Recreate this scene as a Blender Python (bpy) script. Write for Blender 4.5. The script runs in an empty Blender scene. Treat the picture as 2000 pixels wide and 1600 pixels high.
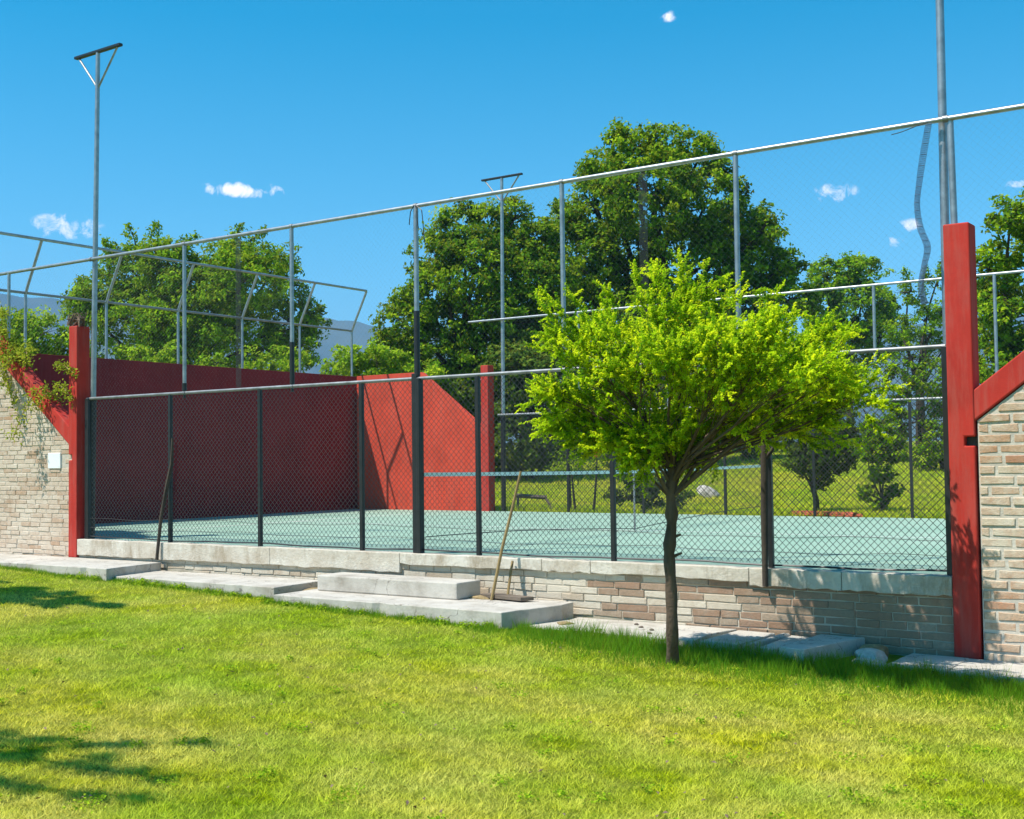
import bpy, math, random
import numpy as np
from mathutils import Vector, Matrix

# ------------------------------------------------------------ camera, sky, sun
S = bpy.context.scene
COL = S.collection
CAM = np.array([8.98, -11.005, 1.049])
YAW, PITCH, ROLL, FPX = -0.60802, 0.04111, -0.012086, 2410.84
_cy, _sy, _cp, _sp = math.cos(YAW), math.sin(YAW), math.cos(PITCH), math.sin(PITCH)
_F = np.array([_sy*_cp, _cy*_cp, _sp]); _Rt = np.array([_cy, -_sy, 0.0]); _U = np.cross(_Rt, _F)
_c, _s = math.cos(ROLL), math.sin(ROLL)
RIGHT = _c*_Rt + _s*_U; UP = -_s*_Rt + _c*_U; FWD = _F
cd = bpy.data.cameras.new('camera'); cam = bpy.data.objects.new('camera', cd); COL.objects.link(cam)
mw = Matrix(((RIGHT[0], UP[0], -FWD[0], CAM[0]), (RIGHT[1], UP[1], -FWD[1], CAM[1]),
             (RIGHT[2], UP[2], -FWD[2], CAM[2]), (0, 0, 0, 1)))
cam.matrix_world = mw
cd.sensor_width = 36; cd.sensor_fit = 'HORIZONTAL'; cd.lens = FPX/2000*36
cd.clip_start = 0.1; cd.clip_end = 20000
S.camera = cam
S.view_settings.view_transform = 'Standard'; S.view_settings.look = 'None'
S.view_settings.exposure = 0.52; S.view_settings.gamma = 1.0; S.view_settings.use_curve_mapping = False

SUN_TO = Vector((-0.33, -0.50, 1.0)).normalized()      # towards the sun
sd = bpy.data.lights.new('sun', 'SUN'); sd.energy = 5.0; sd.angle = math.radians(0.53); sd.color = (1.0, 0.95, 0.86)
sun = bpy.data.objects.new('sun', sd); COL.objects.link(sun)
sun.rotation_euler = SUN_TO.to_track_quat('Z', 'Y').to_euler(); sun.location = (-10, -20, 30)

W = bpy.data.worlds.new('World'); S.world = W; W.use_nodes = True
wn = W.node_tree.nodes; wl = W.node_tree.links
for n in list(wn): wn.remove(n)
out = wn.new('ShaderNodeOutputWorld'); bg = wn.new('ShaderNodeBackground')
sky = wn.new('ShaderNodeTexSky'); sky.sky_type = 'NISHITA'; sky.sun_disc = False
sky.sun_elevation = math.asin(SUN_TO.z); sky.sun_rotation = math.atan2(SUN_TO.x, SUN_TO.y)
sky.altitude = 1200; sky.air_density = 1.0; sky.dust_density = 0.3; sky.ozone_density = 2.6
hs = wn.new('ShaderNodeHueSaturation'); hs.inputs['Hue'].default_value = 0.474
hs.inputs['Saturation'].default_value = 2.35; hs.inputs['Value'].default_value = .88
bg.inputs['Strength'].default_value = 0.15
wl.new(sky.outputs[0], hs.inputs['Color'])
# the air pales towards the horizon
sxyz = wn.new('ShaderNodeSeparateXYZ'); tcs = wn.new('ShaderNodeTexCoord'); wl.new(tcs.outputs['Generated'], sxyz.inputs[0])
mr = wn.new('ShaderNodeMapRange'); mr.inputs['From Min'].default_value = .03; mr.inputs['From Max'].default_value = .34
mr.inputs['To Min'].default_value = .85; mr.inputs['To Max'].default_value = 0; wl.new(sxyz.outputs['Z'], mr.inputs['Value'])
hs2 = wn.new('ShaderNodeHueSaturation'); hs2.inputs['Saturation'].default_value = 1.1; hs2.inputs['Hue'].default_value = .476; hs2.inputs['Value'].default_value = .98
wl.new(sky.outputs[0], hs2.inputs['Color'])
skm = wn.new('ShaderNodeMix'); skm.data_type = 'RGBA'; wl.new(mr.outputs[0], skm.inputs['Factor'])
wl.new(hs.outputs[0], skm.inputs['A']); wl.new(hs2.outputs[0], skm.inputs['B'])
# a few small fair-weather clouds, each a patch of broken noise in its own direction
tc = wn.new('ShaderNodeTexCoord')
nz = wn.new('ShaderNodeTexNoise'); nz.inputs['Scale'].default_value = 38; nz.inputs['Detail'].default_value = 6
nz.inputs['Roughness'].default_value = 0.62
wl.new(tc.outputs['Generated'], nz.inputs['Vector'])
def pixdir(x, y):
    d = (x-1000)/FPX*RIGHT + (800-y)/FPX*UP + FWD
    return d/np.linalg.norm(d)
def wmath(op, a, b=None, clamp=False):
    n = wn.new('ShaderNodeMath'); n.operation = op; n.use_clamp = clamp
    for i, v in enumerate((a, b)):
        if v is None: continue
        if isinstance(v, (int, float)): n.inputs[i].default_value = v
        else: wl.new(v, n.inputs[i])
    return n.outputs[0]
total = None
for (cx_, cy_, rx, ry, amp) in [(478, 371, 92, 17, 1.1), (128, 443, 72, 27, 1.05), (1630, 378, 50, 22, .75), (1778, 440, 34, 14, .6),
                           (1752, 470, 26, 15, .6), (2000, 358, 42, 9, .8), (1303, 32, 20, 12, .5), (1950, 560, 50, 12, .3)]:
    c = pixdir(cx_, cy_); r = np.cross(c, [0, 0, 1]); r /= np.linalg.norm(r); u = np.cross(r, c)
    def dot(v):
        n = wn.new('ShaderNodeVectorMath'); n.operation = 'DOT_PRODUCT'
        wl.new(tc.outputs['Generated'], n.inputs[0]); n.inputs[1].default_value = tuple(v); return n.outputs['Value']
    a = wmath('MULTIPLY', dot(r), FPX/rx); b = wmath('MULTIPLY', dot(u), FPX/ry)
    d2 = wmath('ADD', wmath('MULTIPLY', a, a), wmath('MULTIPLY', b, b))
    m = wmath('SUBTRACT', 1.0, d2, True)
    front = wmath('GREATER_THAN', dot(c), 0.5)
    m = wmath('MULTIPLY', wmath('MULTIPLY', m, amp), front)
    total = m if total is None else wmath('MAXIMUM', total, m)
nz.inputs['Scale'].default_value = 60; nz.inputs['Distortion'].default_value = .6
edge = wmath('ADD', wmath('MULTIPLY', total, .85), wmath('MULTIPLY', wmath('SUBTRACT', nz.outputs[0], .52), 4.6))
dens = wmath('MULTIPLY', wmath('MULTIPLY', wmath('SUBTRACT', edge, .24, True), 1.1, True), wmath('MULTIPLY', total, 2.2, True), True)
mixc = wn.new('ShaderNodeMix'); mixc.data_type = 'RGBA'
wl.new(dens, mixc.inputs['Factor']); wl.new(skm.outputs['Result'], mixc.inputs['A']); mixc.inputs['B'].default_value = (7.6, 7.3, 7.7, 1)
wl.new(mixc.outputs['Result'], bg.inputs['Color']); wl.new(bg.outputs[0], out.inputs['Surface'])

# ------------------------------------------------------------ helpers
rng = np.random.default_rng(7); random.seed(7)
def tag(o, label=None, cat=None, group=None, kind=None):
    if label: o['label'] = label
    if cat: o['category'] = cat
    if group: o['group'] = group
    if kind: o['kind'] = kind
    return o
def empty(name, loc=(0, 0, 0), **k):
    o = bpy.data.objects.new(name, None); COL.objects.link(o); o.location = loc; o.empty_display_size = .2
    return tag(o, **k)
def link(name, me, parent=None, loc=None):
    o = bpy.data.objects.new(name, me); COL.objects.link(o)
    if loc is not None: o.location = loc
    if parent is not None:
        o.parent = parent
        if loc is None: o.location = -Vector(wpos(parent))
        else: o.location = Vector(loc) - Vector(wpos(parent))
    return o
def wpos(o):
    v = Vector(o.location); q = o.parent
    while q is not None: v += q.location; q = q.parent
    return v
class MB:                                   # collects shapes in world coordinates, builds ONE mesh
    def __init__(s): s.v = []; s.f = []
    def add(s, vs, fs):
        n = len(s.v); s.v += [tuple(v) for v in vs]; s.f += [tuple(i+n for i in f) for f in fs]; return s
    def box(s, x0, x1, y0, y1, z0, z1):
        vs = [(x, y, z) for z in (z0, z1) for y in (y0, y1) for x in (x0, x1)]
        return s.add(vs, [(0, 2, 3, 1), (4, 5, 7, 6), (0, 1, 5, 4), (2, 6, 7, 3), (0, 4, 6, 2), (1, 3, 7, 5)])
    def prism(s, poly, y0, y1):              # polygon in XZ (counter-clockwise seen from -Y) extruded in Y
        n = len(poly); vs = [(x, y0, z) for x, z in poly] + [(x, y1, z) for x, z in poly]
        fs = [tuple(range(n)), tuple(range(2*n-1, n-1, -1))]
        fs += [((i+1) % n, i, n+i, n+(i+1) % n) for i in range(n)]
        return s.add(vs, fs)
    def slab(s, poly, z0, z1):               # polygon in XY (ccw from above) extruded in Z
        n = len(poly); vs = [(x, y, z1) for x, y in poly] + [(x, y, z0) for x, y in poly]
        fs = [tuple(range(n)), tuple(range(2*n-1, n-1, -1))]
        fs += [((i+1) % n, i, n+i, n+(i+1) % n) for i in range(n)]
        return s.add(vs, fs)
    def tube(s, pts, rad, n=8, caps=True):
        pts = [Vector(q) for q in pts]
        if not hasattr(rad, '__len__'): rad = [rad]*len(pts)
        rings = []; prev = None
        for i, q in enumerate(pts):
            t = (pts[min(i+1, len(pts)-1)] - pts[max(i-1, 0)]).normalized()
            if prev is None:
                a = Vector((0, 0, 1)) if abs(t.z) < .9 else Vector((1, 0, 0)); u = t.cross(a).normalized()
            else: u = (prev - t*prev.dot(t)).normalized()
            prev = u; w = t.cross(u)
            rings.append([q + (u*math.cos(2*math.pi*k/n) + w*math.sin(2*math.pi*k/n))*rad[i] for k in range(n)])
        vs = [v for r in rings for v in r]; fs = []
        for i in range(len(pts)-1):
            for k in range(n):
                a = i*n+k; b = i*n+(k+1) % n; fs.append((a, b, b+n, a+n))
        if caps: fs += [tuple(range(n-1, -1, -1)), tuple(range((len(pts)-1)*n, len(pts)*n))]
        return s.add(vs, fs)
    def build(s, name, mat, parent=None, smooth=False, bevel=0, **k):
        me = bpy.data.meshes.new(name); me.from_pydata(s.v, [], s.f); me.materials.append(mat); me.update()
        if smooth:
            me.polygons.foreach_set('use_smooth', [True]*len(me.polygons))
            try: me.set_sharp_from_angle(angle=math.radians(50))
            except Exception: pass
        o = link(name, me, parent)
        if bevel:
            m = o.modifiers.new('bevel', 'BEVEL'); m.width = bevel; m.segments = 2; m.limit_method = 'ANGLE'
        return tag(o, **k)

def fast_mesh(name, V, Fq, mat, parent=None, attr=None, nv=4, **k):
    """V (n,3) verts; faces as (m,nv) index array; attr: per-vertex float 'v'."""
    me = bpy.data.meshes.new(name)
    m = len(Fq); me.vertices.add(len(V)); me.vertices.foreach_set('co', np.ascontiguousarray(V, np.float32).ravel())
    me.loops.add(m*nv); me.loops.foreach_set('vertex_index', np.ascontiguousarray(Fq, np.int32).ravel())
    me.polygons.add(m); me.polygons.foreach_set('loop_start', np.arange(m, dtype=np.int32)*nv)
    try: me.polygons.foreach_set('loop_total', np.full(m, nv, np.int32))
    except Exception: pass
    me.materials.append(mat)
    if attr is not None:
        a = me.attributes.new('v', 'FLOAT', 'POINT'); a.data.foreach_set('value', np.ascontiguousarray(attr, np.float32))
    me.update(calc_edges=True); me.validate()
    o = link(name, me, parent); return tag(o, **k)

def unit(a): return a/np.maximum(np.linalg.norm(a, axis=-1, keepdims=True), 1e-9)
def leaves(name, C, N, L, Wd, mat, parent=None, v=None, T=None, **k):
    n = len(C); N = unit(N)
    if T is None: T = rng.normal(size=(n, 3))
    T = unit(T - N*np.sum(T*N, 1, keepdims=True)); B = np.cross(N, T)
    L = np.broadcast_to(L, (n,))[:, None]; Wd = np.broadcast_to(Wd, (n,))[:, None]
    V = np.stack([C-T*L/2, C+B*Wd/2+N*Wd*.22+T*L*.05, C+T*L/2-N*L*.1, C-B*Wd/2+N*Wd*.22+T*L*.05], 1).reshape(-1, 3)
    if v is None: v = rng.random(n)
    return fast_mesh(name, V, np.arange(4*n).reshape(-1, 4), mat, parent, np.repeat(v, 4), **k)

def vnoise(P, sc, seed=0):                   # cheap value noise on (n,2)
    r = np.random.default_rng(100+seed).random((64, 64)); q = P/sc; i = np.floor(q).astype(int); f = q-i; f = f*f*(3-2*f)
    g = lambda a, b: r[(i[:, 0]+a) % 64, (i[:, 1]+b) % 64]
    return (g(0, 0)*(1-f[:, 0])+g(1, 0)*f[:, 0])*(1-f[:, 1])+(g(0, 1)*(1-f[:, 0])+g(1, 1)*f[:, 0])*f[:, 1]

# ------------------------------------------------------------ materials
def newmat(name):
    m = bpy.data.materials.new(name); m.use_nodes = True; nt = m.node_tree
    for n in list(nt.nodes): nt.nodes.remove(n)
    o = nt.nodes.new('ShaderNodeOutputMaterial'); b = nt.nodes.new('ShaderNodeBsdfPrincipled')
    nt.links.new(b.outputs[0], o.inputs[0]); return m, nt, b, o
def ramp(nt, src, stops):
    r = nt.nodes.new('ShaderNodeValToRGB'); e = r.color_ramp.elements
    while len(e) < len(stops): e.new(0.5)
    for el, (p, c) in zip(e, stops): el.position = p; el.color = (*c, 1)
    nt.links.new(src, r.inputs[0]); return r.outputs[0]
def noise(nt, scale, detail=4, rough=.6, vec=None, stretch=None):
    t = nt.nodes.new('ShaderNodeTexNoise'); t.inputs['Scale'].default_value = scale
    t.inputs['Detail'].default_value = detail; t.inputs['Roughness'].default_value = rough
    g = nt.nodes.new('ShaderNodeNewGeometry'); src = g.outputs['Position']
    if stretch:
        mp = nt.nodes.new('ShaderNodeMapping'); mp.inputs['Scale'].default_value = stretch
        nt.links.new(src, mp.inputs[0]); src = mp.outputs[0]
    nt.links.new(src, t.inputs['Vector']); return t.outputs[0]
def mixrgb(nt, fac, a, b, mode='MIX'):
    m = nt.nodes.new('ShaderNodeMix'); m.data_type = 'RGBA'; m.blend_type = mode
    for key, v in (('Factor', fac), ('A', a), ('B', b)):
        i = m.inputs[key]
        if hasattr(v, 'links'): nt.links.new(v, i)
        else: i.default_value = v if key == 'Factor' else (*v, 1)
    return m.outputs['Result']
def bump(nt, b, h, strength=.3, dist=.01):
    n = nt.nodes.new('ShaderNodeBump'); n.inputs['Strength'].default_value = strength; n.inputs['Distance'].default_value = dist
    nt.links.new(h, n.inputs['Height']); nt.links.new(n.outputs[0], b.inputs['Normal'])
def simple(name, c1, c2, scale=6, rough=.7, bs=.3, bd=.004, bscale=60, metallic=0, stretch=None):
    m, nt, b, o = newmat(name)
    col = ramp(nt, noise(nt, scale, 6, .65, stretch=stretch), [(.3, c1), (.7, c2)])
    nt.links.new(col, b.inputs['Base Color']); b.inputs['Roughness'].default_value = rough; b.inputs['Metallic'].default_value = metallic
    if bs: bump(nt, b, noise(nt, bscale, 4), bs, bd)
    return m
def foliage(name, dark, mid, light, transl=.35, rough=.55):
    m, nt, b, o = newmat(name)
    at = nt.nodes.new('ShaderNodeAttribute'); at.attribute_name = 'v'
    col = ramp(nt, at.outputs['Fac'], [(0, dark), (.5, mid), (1, light)])
    nt.links.new(col, b.inputs['Base Color']); b.inputs['Roughness'].default_value = .75
    b.inputs['Specular IOR Level'].default_value = .06
    tr = nt.nodes.new('ShaderNodeBsdfTranslucent'); nt.links.new(mixrgb(nt, .25, col, (1, .9, .1), 'MIX'), tr.inputs[0])
    ms = nt.nodes.new('ShaderNodeMixShader'); ms.inputs[0].default_value = transl
    nt.links.new(b.outputs[0], ms.inputs[1]); nt.links.new(tr.outputs[0], ms.inputs[2]); nt.links.new(ms.outputs[0], o.inputs[0])
    return m

M = {}
def redpaint(name, base, dirt=.35):
    m, nt, b, o = newmat(name)
    n1 = ramp(nt, noise(nt, 1.3, 8, .72), [(.3, tuple(c*.74 for c in base)), (.7, tuple(c*1.14 for c in base))])
    streak = noise(nt, 3.0, 5, .7, stretch=(4, 4, .5))
    c2 = mixrgb(nt, ramp(nt, streak, [(.45, (0, 0, 0)), (.68, (dirt*1.6,)*3)]), n1, (base[0]*.75+.06, base[1]+.06, base[2]+.05))
    nt.links.new(c2, b.inputs['Base Color']); b.inputs['Roughness'].default_value = .8; b.inputs['Specular IOR Level'].default_value = .2
    bump(nt, b, noise(nt, 35, 5), .25, .004); return m
M['red'] = redpaint('red_paint', (.50, .038, .026))
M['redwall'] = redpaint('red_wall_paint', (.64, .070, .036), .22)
M['maroon'] = redpaint('maroon_wall_paint', (.25, .022, .024), .10)  # wall red darkened: the end wall's shade is put into the colour
M['galv'] = simple('galvanised_steel', (.26, .275, .29), (.44, .46, .48), 9, .42, .1, .001, 80, .75)
M['rail'] = simple('weathered_steel', (.16, .165, .17), (.34, .35, .36), 7, .5, .15, .001, 80, .6, (1, 1, 1))
M['black'] = simple('black_steel_paint', (.010, .010, .011), (.022, .022, .024), 9, .42, .1, .001, 60)
M['wire'] = simple('dark_wire', (.02, .021, .022), (.035, .036, .038), 20, .5, 0)
M['gwire'] = simple('grey_wire', (.10, .11, .12), (.16, .17, .18), 20, .5, 0, metallic=.5)
M['bwire'] = simple('blue_grey_netting', (.08, .15, .26), (.14, .24, .38), 20, .6, 0)
M['concrete'] = simple('pale_concrete', (.56, .52, .47), (.80, .76, .71), 3.2, .88, .5, .006, 45)
m, nt, b, o = newmat('cracked_pale_concrete')
cc = ramp(nt, noise(nt, 2.6, 8, .72), [(.25, (.30, .26, .21)), (.5, (.50, .46, .40)), (.75, (.62, .58, .52))])
cc = mixrgb(nt, ramp(nt, noise(nt, 60, 3, .6), [(.55, (0, 0, 0)), (.8, (.5,)*3)]), cc, (.40, .36, .32))
vo = nt.nodes.new('ShaderNodeTexVoronoi'); vo.feature = 'DISTANCE_TO_EDGE'; vo.inputs['Scale'].default_value = .8
gg = nt.nodes.new('ShaderNodeNewGeometry'); va = nt.nodes.new('ShaderNodeVectorMath'); va.operation = 'ADD'
nn_ = nt.nodes.new('ShaderNodeTexNoise'); nn_.inputs['Scale'].default_value = 3; nn_.inputs['Detail'].default_value = 5; nt.links.new(gg.outputs['Position'], nn_.inputs['Vector'])
nt.links.new(gg.outputs['Position'], va.inputs[0]); nt.links.new(nn_.outputs['Color'], va.inputs[1]); nt.links.new(va.outputs[0], vo.inputs['Vector'])
cr = ramp(nt, vo.outputs['Distance'], [(.0, (1, 1, 1)), (.006, (0, 0, 0))])
cc = mixrgb(nt, cr, cc, (.16, .13, .11)); nt.links.new(cc, b.inputs['Base Color']); b.inputs['Roughness'].default_value = .9
bump(nt, b, noise(nt, 30, 6, .7), .8, .008); M['slab'] = m
M['concrete_dark'] = simple('rough_concrete', (.30, .28, .25), (.50, .47, .42), 5, .9, .6, .01, 30)
M['mortar'] = simple('lime_mortar', (.44, .39, .32), (.66, .60, .51), 8, .92, .6, .008, 50)
M['mortar_brown'] = simple('brown_mortar', (.36, .29, .21), (.60, .54, .44), 5, .92, .6, .008, 50)
M['white'] = simple('white_band', (.82, .84, .76), (.88, .90, .84), 10, .7, .1, .001)
M['plate'] = simple('white_plate', (.80, .82, .84), (.88, .88, .88), 4, .4, 0)
M['bark'] = simple('bark', (.055, .036, .024), (.15, .10, .065), 14, .9, .9, .012, 40, stretch=(1, 1, .25))
M['bark_dark'] = simple('dark_bark', (.03, .022, .016), (.08, .058, .04), 10, .9, .8, .01, 40, stretch=(1, 1, .25))
M['wood'] = simple('dry_wood', (.20, .13, .05), (.38, .27, .11), 10, .8, .4, .003, 60, stretch=(1, 1, .15))
M['plank'] = simple('grey_plank', (.10, .075, .055), (.22, .17, .13), 10, .85, .5, .004, 60, stretch=(.2, 1, 1))
M['rock'] = simple('pale_rock', (.35, .31, .27), (.62, .58, .53), 7, .9, .8, .02, 12)
M['soil'] = simple('dry_soil', (.22, .15, .07), (.42, .31, .15), 14, .95, .9, .02, 50)
M['clay'] = simple('red_clay_tile', (.42, .07, .03), (.60, .14, .06), 12, .8, .3, .004)
M['redstake'] = simple('bright_red_paint', (.72, .02, .01), (.80, .04, .02), 10, .5, 0)
M['dead'] = simple('dry_stems', (.10, .06, .04), (.26, .18, .12), 14, .9, .3, .003)

def brickmat(name, c, wash, washcol, washx=None):
    m, nt, b, o = newmat(name)
    oi = nt.nodes.new('ShaderNodeObjectInfo')
    base = ramp(nt, oi.outputs['Random'], c)
    n = noise(nt, 9, 6, .7); n = mixrgb(nt, .45, n, noise(nt, 1.1, 3, .6))
    w = ramp(nt, n, [(wash-.14, (1, 1, 1)), (wash+.10, (0, 0, 0))])
    base2 = mixrgb(nt, ramp(nt, noise(nt, 38, 4, .7), [(.35, (0, 0, 0)), (.75, (.6, .6, .6))]), base, (.20, .15, .10))
    w2 = mixrgb(nt, 1.0, w, ramp(nt, oi.outputs['Random'], [(.0, (.35,)*3), (.25, (1,)*3), (.7, (.9,)*3), (.8, (.55,)*3), (1, (1,)*3)]), 'MULTIPLY')
    col = mixrgb(nt, w2, base2, washcol)
    nt.links.new(col, b.inputs['Base Color']); b.inputs['Roughness'].default_value = .92
    bump(nt, b, noise(nt, 45, 5, .7), .8, .008); return m
M['brick_pale'] = brickmat('whitewashed_brick', [(0, (.50, .30, .18)), (.3, (.62, .47, .35)), (.7, (.66, .53, .41)), (1, (.46, .28, .17))], .50, (.68, .58, .47))
M['brick_red'] = brickmat('worn_red_brick', [(0, (.46, .19, .09)), (.35, (.56, .32, .18)), (.7, (.50, .24, .12)), (1, (.60, .42, .27))], .52, (.66, .57, .44))
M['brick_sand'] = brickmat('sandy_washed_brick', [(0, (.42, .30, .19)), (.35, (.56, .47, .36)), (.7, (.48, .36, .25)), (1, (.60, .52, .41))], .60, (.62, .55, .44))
M['brick_mix'] = brickmat('weathered_brick', [(0, (.32, .18, .11)), (.35, (.36, .25, .17)), (.7, (.34, .20, .13)), (1, (.42, .32, .23))], .40, (.42, .35, .27))  # brown brick with the young tree's shade put into its colour

# lawn
def grassmat(name, dark, mid, light, dry, blade=True):
    m, nt, b, o = newmat(name)
    if blade:
        at = nt.nodes.new('ShaderNodeAttribute'); at.attribute_name = 'v'; src = at.outputs['Fac']
    else: src = noise(nt, 22, 8, .8)
    col = ramp(nt, src, [(0 if blade else .3, dark), (.5, mid), (1 if blade else .7, light)])
    p1 = ramp(nt, noise(nt, 1.15, 7, .68), [(.36, (0, 0, 0)), (.64, (.78,)*3)])
    col = mixrgb(nt, p1, col, dry)
    p2 = ramp(nt, noise(nt, .4, 3, .5, stretch=(1, 1.7, 1)), [(.38, (.74, .92, .55)), (.62, (1.06, 1.02, 1.0))])
    col = mixrgb(nt, 1.0, col, p2, 'MULTIPLY')
    nt.links.new(col, b.inputs['Base Color']); b.inputs['Roughness'].default_value = .8; b.inputs['Specular IOR Level'].default_value = .06
    if blade:
        tr = nt.nodes.new('ShaderNodeBsdfTranslucent'); nt.links.new(col, tr.inputs[0])
        ms = nt.nodes.new('ShaderNodeMixShader'); ms.inputs[0].default_value = .35
        nt.links.new(b.outputs[0], ms.inputs[1]); nt.links.new(tr.outputs[0], ms.inputs[2]); nt.links.new(ms.outputs[0], o.inputs[0])
    else: bump(nt, b, noise(nt, 40, 6, .8), 1, .03)
    return m
M['ground'] = grassmat('grass_ground', (.09, .12, .010), (.20, .24, .015), (.32, .34, .03), (.32, .31, .05), False)
M['blade'] = grassmat('lawn_blades', (.14, .20, .004), (.60, .62, .010), (.90, .88, .09), (.86, .78, .22))
M['tall'] = foliage('tall_grass_blades', (.04, .14, .006), (.11, .32, .010), (.26, .46, .02), .45)
M['fieldblade'] = grassmat('field_blades', (.30, .38, .012), (.66, .72, .025), (.88, .86, .07), (.84, .78, .10))
M['fg'] = foliage('young_tree_leaves', (.07, .23, .003), (.39, .62, .004), (.77, .86, .012), .45)
M['leaf_dark'] = foliage('dark_green_leaves', (.018, .05, .008), (.07, .14, .012), (.22, .30, .03), .25)
M['leaf_mid'] = foliage('mid_green_leaves', (.016, .06, .003), (.11, .25, .006), (.42, .58, .012), .35)
M['leaf_light'] = foliage('light_green_leaves', (.06, .17, .008), (.24, .44, .012), (.52, .66, .03), .38)
M['leaf_olive'] = foliage('olive_green_leaves', (.025, .08, .004), (.13, .30, .006), (.42, .62, .015), .36)
M['leaf_blue'] = foliage('dull_green_leaves', (.03, .06, .03), (.07, .11, .05), (.14, .18, .09), .25)
M['vine'] = foliage('yellowing_vine_leaves', (.10, .16, .01), (.26, .36, .02), (.50, .52, .04), .35)

# court surface
m, nt, b, o = newmat('court_paint')
c1 = ramp(nt, noise(nt, .8, 6, .6), [(.3, (.23, .37, .28)), (.7, (.32, .45, .35))])
c2 = mixrgb(nt, ramp(nt, noise(nt, 5, 6, .7, stretch=(1, .35, 1)), [(.5, (0, 0, 0)), (.8, (.35,)*3)]), c1, (.38, .48, .40))
nt.links.new(c2, b.inputs['Base Color']); b.inputs['Roughness'].default_value = .85; bump(nt, b, noise(nt, 90, 4), .3, .003); M['court'] = m

# ------------------------------------------------------------ terrain
def lawn_z(X, Y):
    X = np.asarray(X, float); return -.545 - .034*np.clip(X, -16, 12)
def field_z(X, Y):
    D = np.hypot(np.asarray(X)-9, np.asarray(Y)+11)
    t = np.clip((D-26)/16, 0, 1); u = np.clip((D-42)/500, 0, 1)
    return -.02 + 1.15*t*t*(3-2*t) + 6*u
def ground_z(X, Y):
    X = np.asarray(X, float); Y = np.asarray(Y, float)
    back = np.clip(np.maximum(Y-9.9, 0)/.2, 0, 1); left = np.clip((-10.3-X)/3, 0, 1)*np.clip((Y+1)/4, 0, 1)
    k = np.maximum(back, left); z = lawn_z(X, Y)*(1-k) + field_z(X, Y)*k
    inc = (X > -10.2) & (X < 10.2) & (Y > -.05) & (Y < 9.9)
    z = np.where(inc, -.9, z)
    r = (vnoise(np.stack([X.ravel(), Y.ravel()], 1), 2.3, 3)-.5).reshape(X.shape)*.05
    return z + np.where(inc, 0, r)
def axis(c, lo, hi, step, far):
    a = np.arange(lo, hi+1e-6, step); g = []; s = step; x = hi
    while x < far: s *= 1.22; x += s; g.append(x)
    h = []; s = step; x = lo
    while x > -far: s *= 1.22; x -= s; h.append(x)
    return np.array(h[::-1]+list(a)+g)
ax = axis(0, -12, 12, .5, 9000); ay = axis(0, -12, 40, .5, 9000)
ay = np.unique(np.concatenate([ay, [-.06, -.05, 9.9, 10.1]])); ax = np.unique(np.concatenate([ax, [-10.21, -10.2, 10.2, 10.21]]))
GX, GY = np.meshgrid(ax, ay); GZ = ground_z(GX, GY)
nx, ny = len(ax), len(ay); idx = np.arange(nx*ny).reshape(ny, nx)
Fg = np.stack([idx[:-1, :-1], idx[:-1, 1:], idx[1:, 1:], idx[1:, :-1]], -1).reshape(-1, 4)
g = fast_mesh('ground', np.stack([GX, GY, GZ], -1).reshape(-1, 3), Fg, M['ground'], kind='structure')
g.data.polygons.foreach_set('use_smooth', [True]*len(g.data.polygons))

# hills on the horizon
def at(px, D, py=None):
    d = (px-1000)/FPX*RIGHT + (800-(py if py is not None else 900))/FPX*UP + FWD
    return CAM + d*D
mm = simple('hill_scrub', (.05, .07, .03), (.14, .13, .07), .004, .95, 0)
prof = [(-900, 560), (-400, 590), (-150, 540), (-40, 566), (60, 578), (130, 592), (300, 600), (500, 615), (640, 622), (740, 640), (900, 640), (1100, 620),
        (1300, 640), (1500, 655), (1700, 640), (1900, 625), (2100, 600), (2500, 590), (3000, 620)]
V = []; Dm = 3000.
pxs = np.arange(-900, 3001, 20); ridge = np.interp(pxs, [a for a, _ in prof], [b_ for _, b_ in prof])
ridge = ridge + 10*(vnoise(np.stack([pxs, pxs*0], 1).astype(float), 47, 1)-.5) + 5*(vnoise(np.stack([pxs, pxs*0], 1).astype(float), 19, 2)-.5)
rows = 14
for j in range(rows):
    t = j/(rows-1); 
    for i, px in enumerate(pxs):
        top = at(px, Dm + 250*math.sin(px*.004), ridge[i]); base = at(px, Dm*.72, 900)
        h = max(top[2], 10)
        wob = 1 + .25*(vnoise(np.array([[px*1.0, j*37.0]]), 60, 5)[0]-.5)*(1-t)*t*4
        p = base + (top-base)*t; V.append((p[0], p[1], -5 + (h+5)*(t**1.15)*wob))
n_ = len(pxs); ii = np.arange(rows*n_).reshape(rows, n_)
Fh = np.stack([ii[:-1, :-1], ii[:-1, 1:], ii[1:, 1:], ii[1:, :-1]], -1).reshape(-1, 4)
hl = fast_mesh('hills', np.array(V), Fh, mm, kind='structure'); hl.data.polygons.foreach_set('use_smooth', [True]*len(hl.data.polygons))

HAZE = True
if HAZE:
    hb = MB().box(-4300, 4300, -1500, 4600, -12, 470)
    m, nt, b, o = newmat('haze'); nt.nodes.remove(b)
    pv = nt.nodes.new('ShaderNodeVolumePrincipled'); pv.inputs['Color'].default_value = (.20, .56, 1.0, 1); pv.inputs['Density'].default_value = .00024
    pv.inputs['Anisotropy'].default_value = 0.0
    nt.links.new(pv.outputs[0], o.inputs['Volume']); hb.build('haze', m, kind='stuff')

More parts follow.
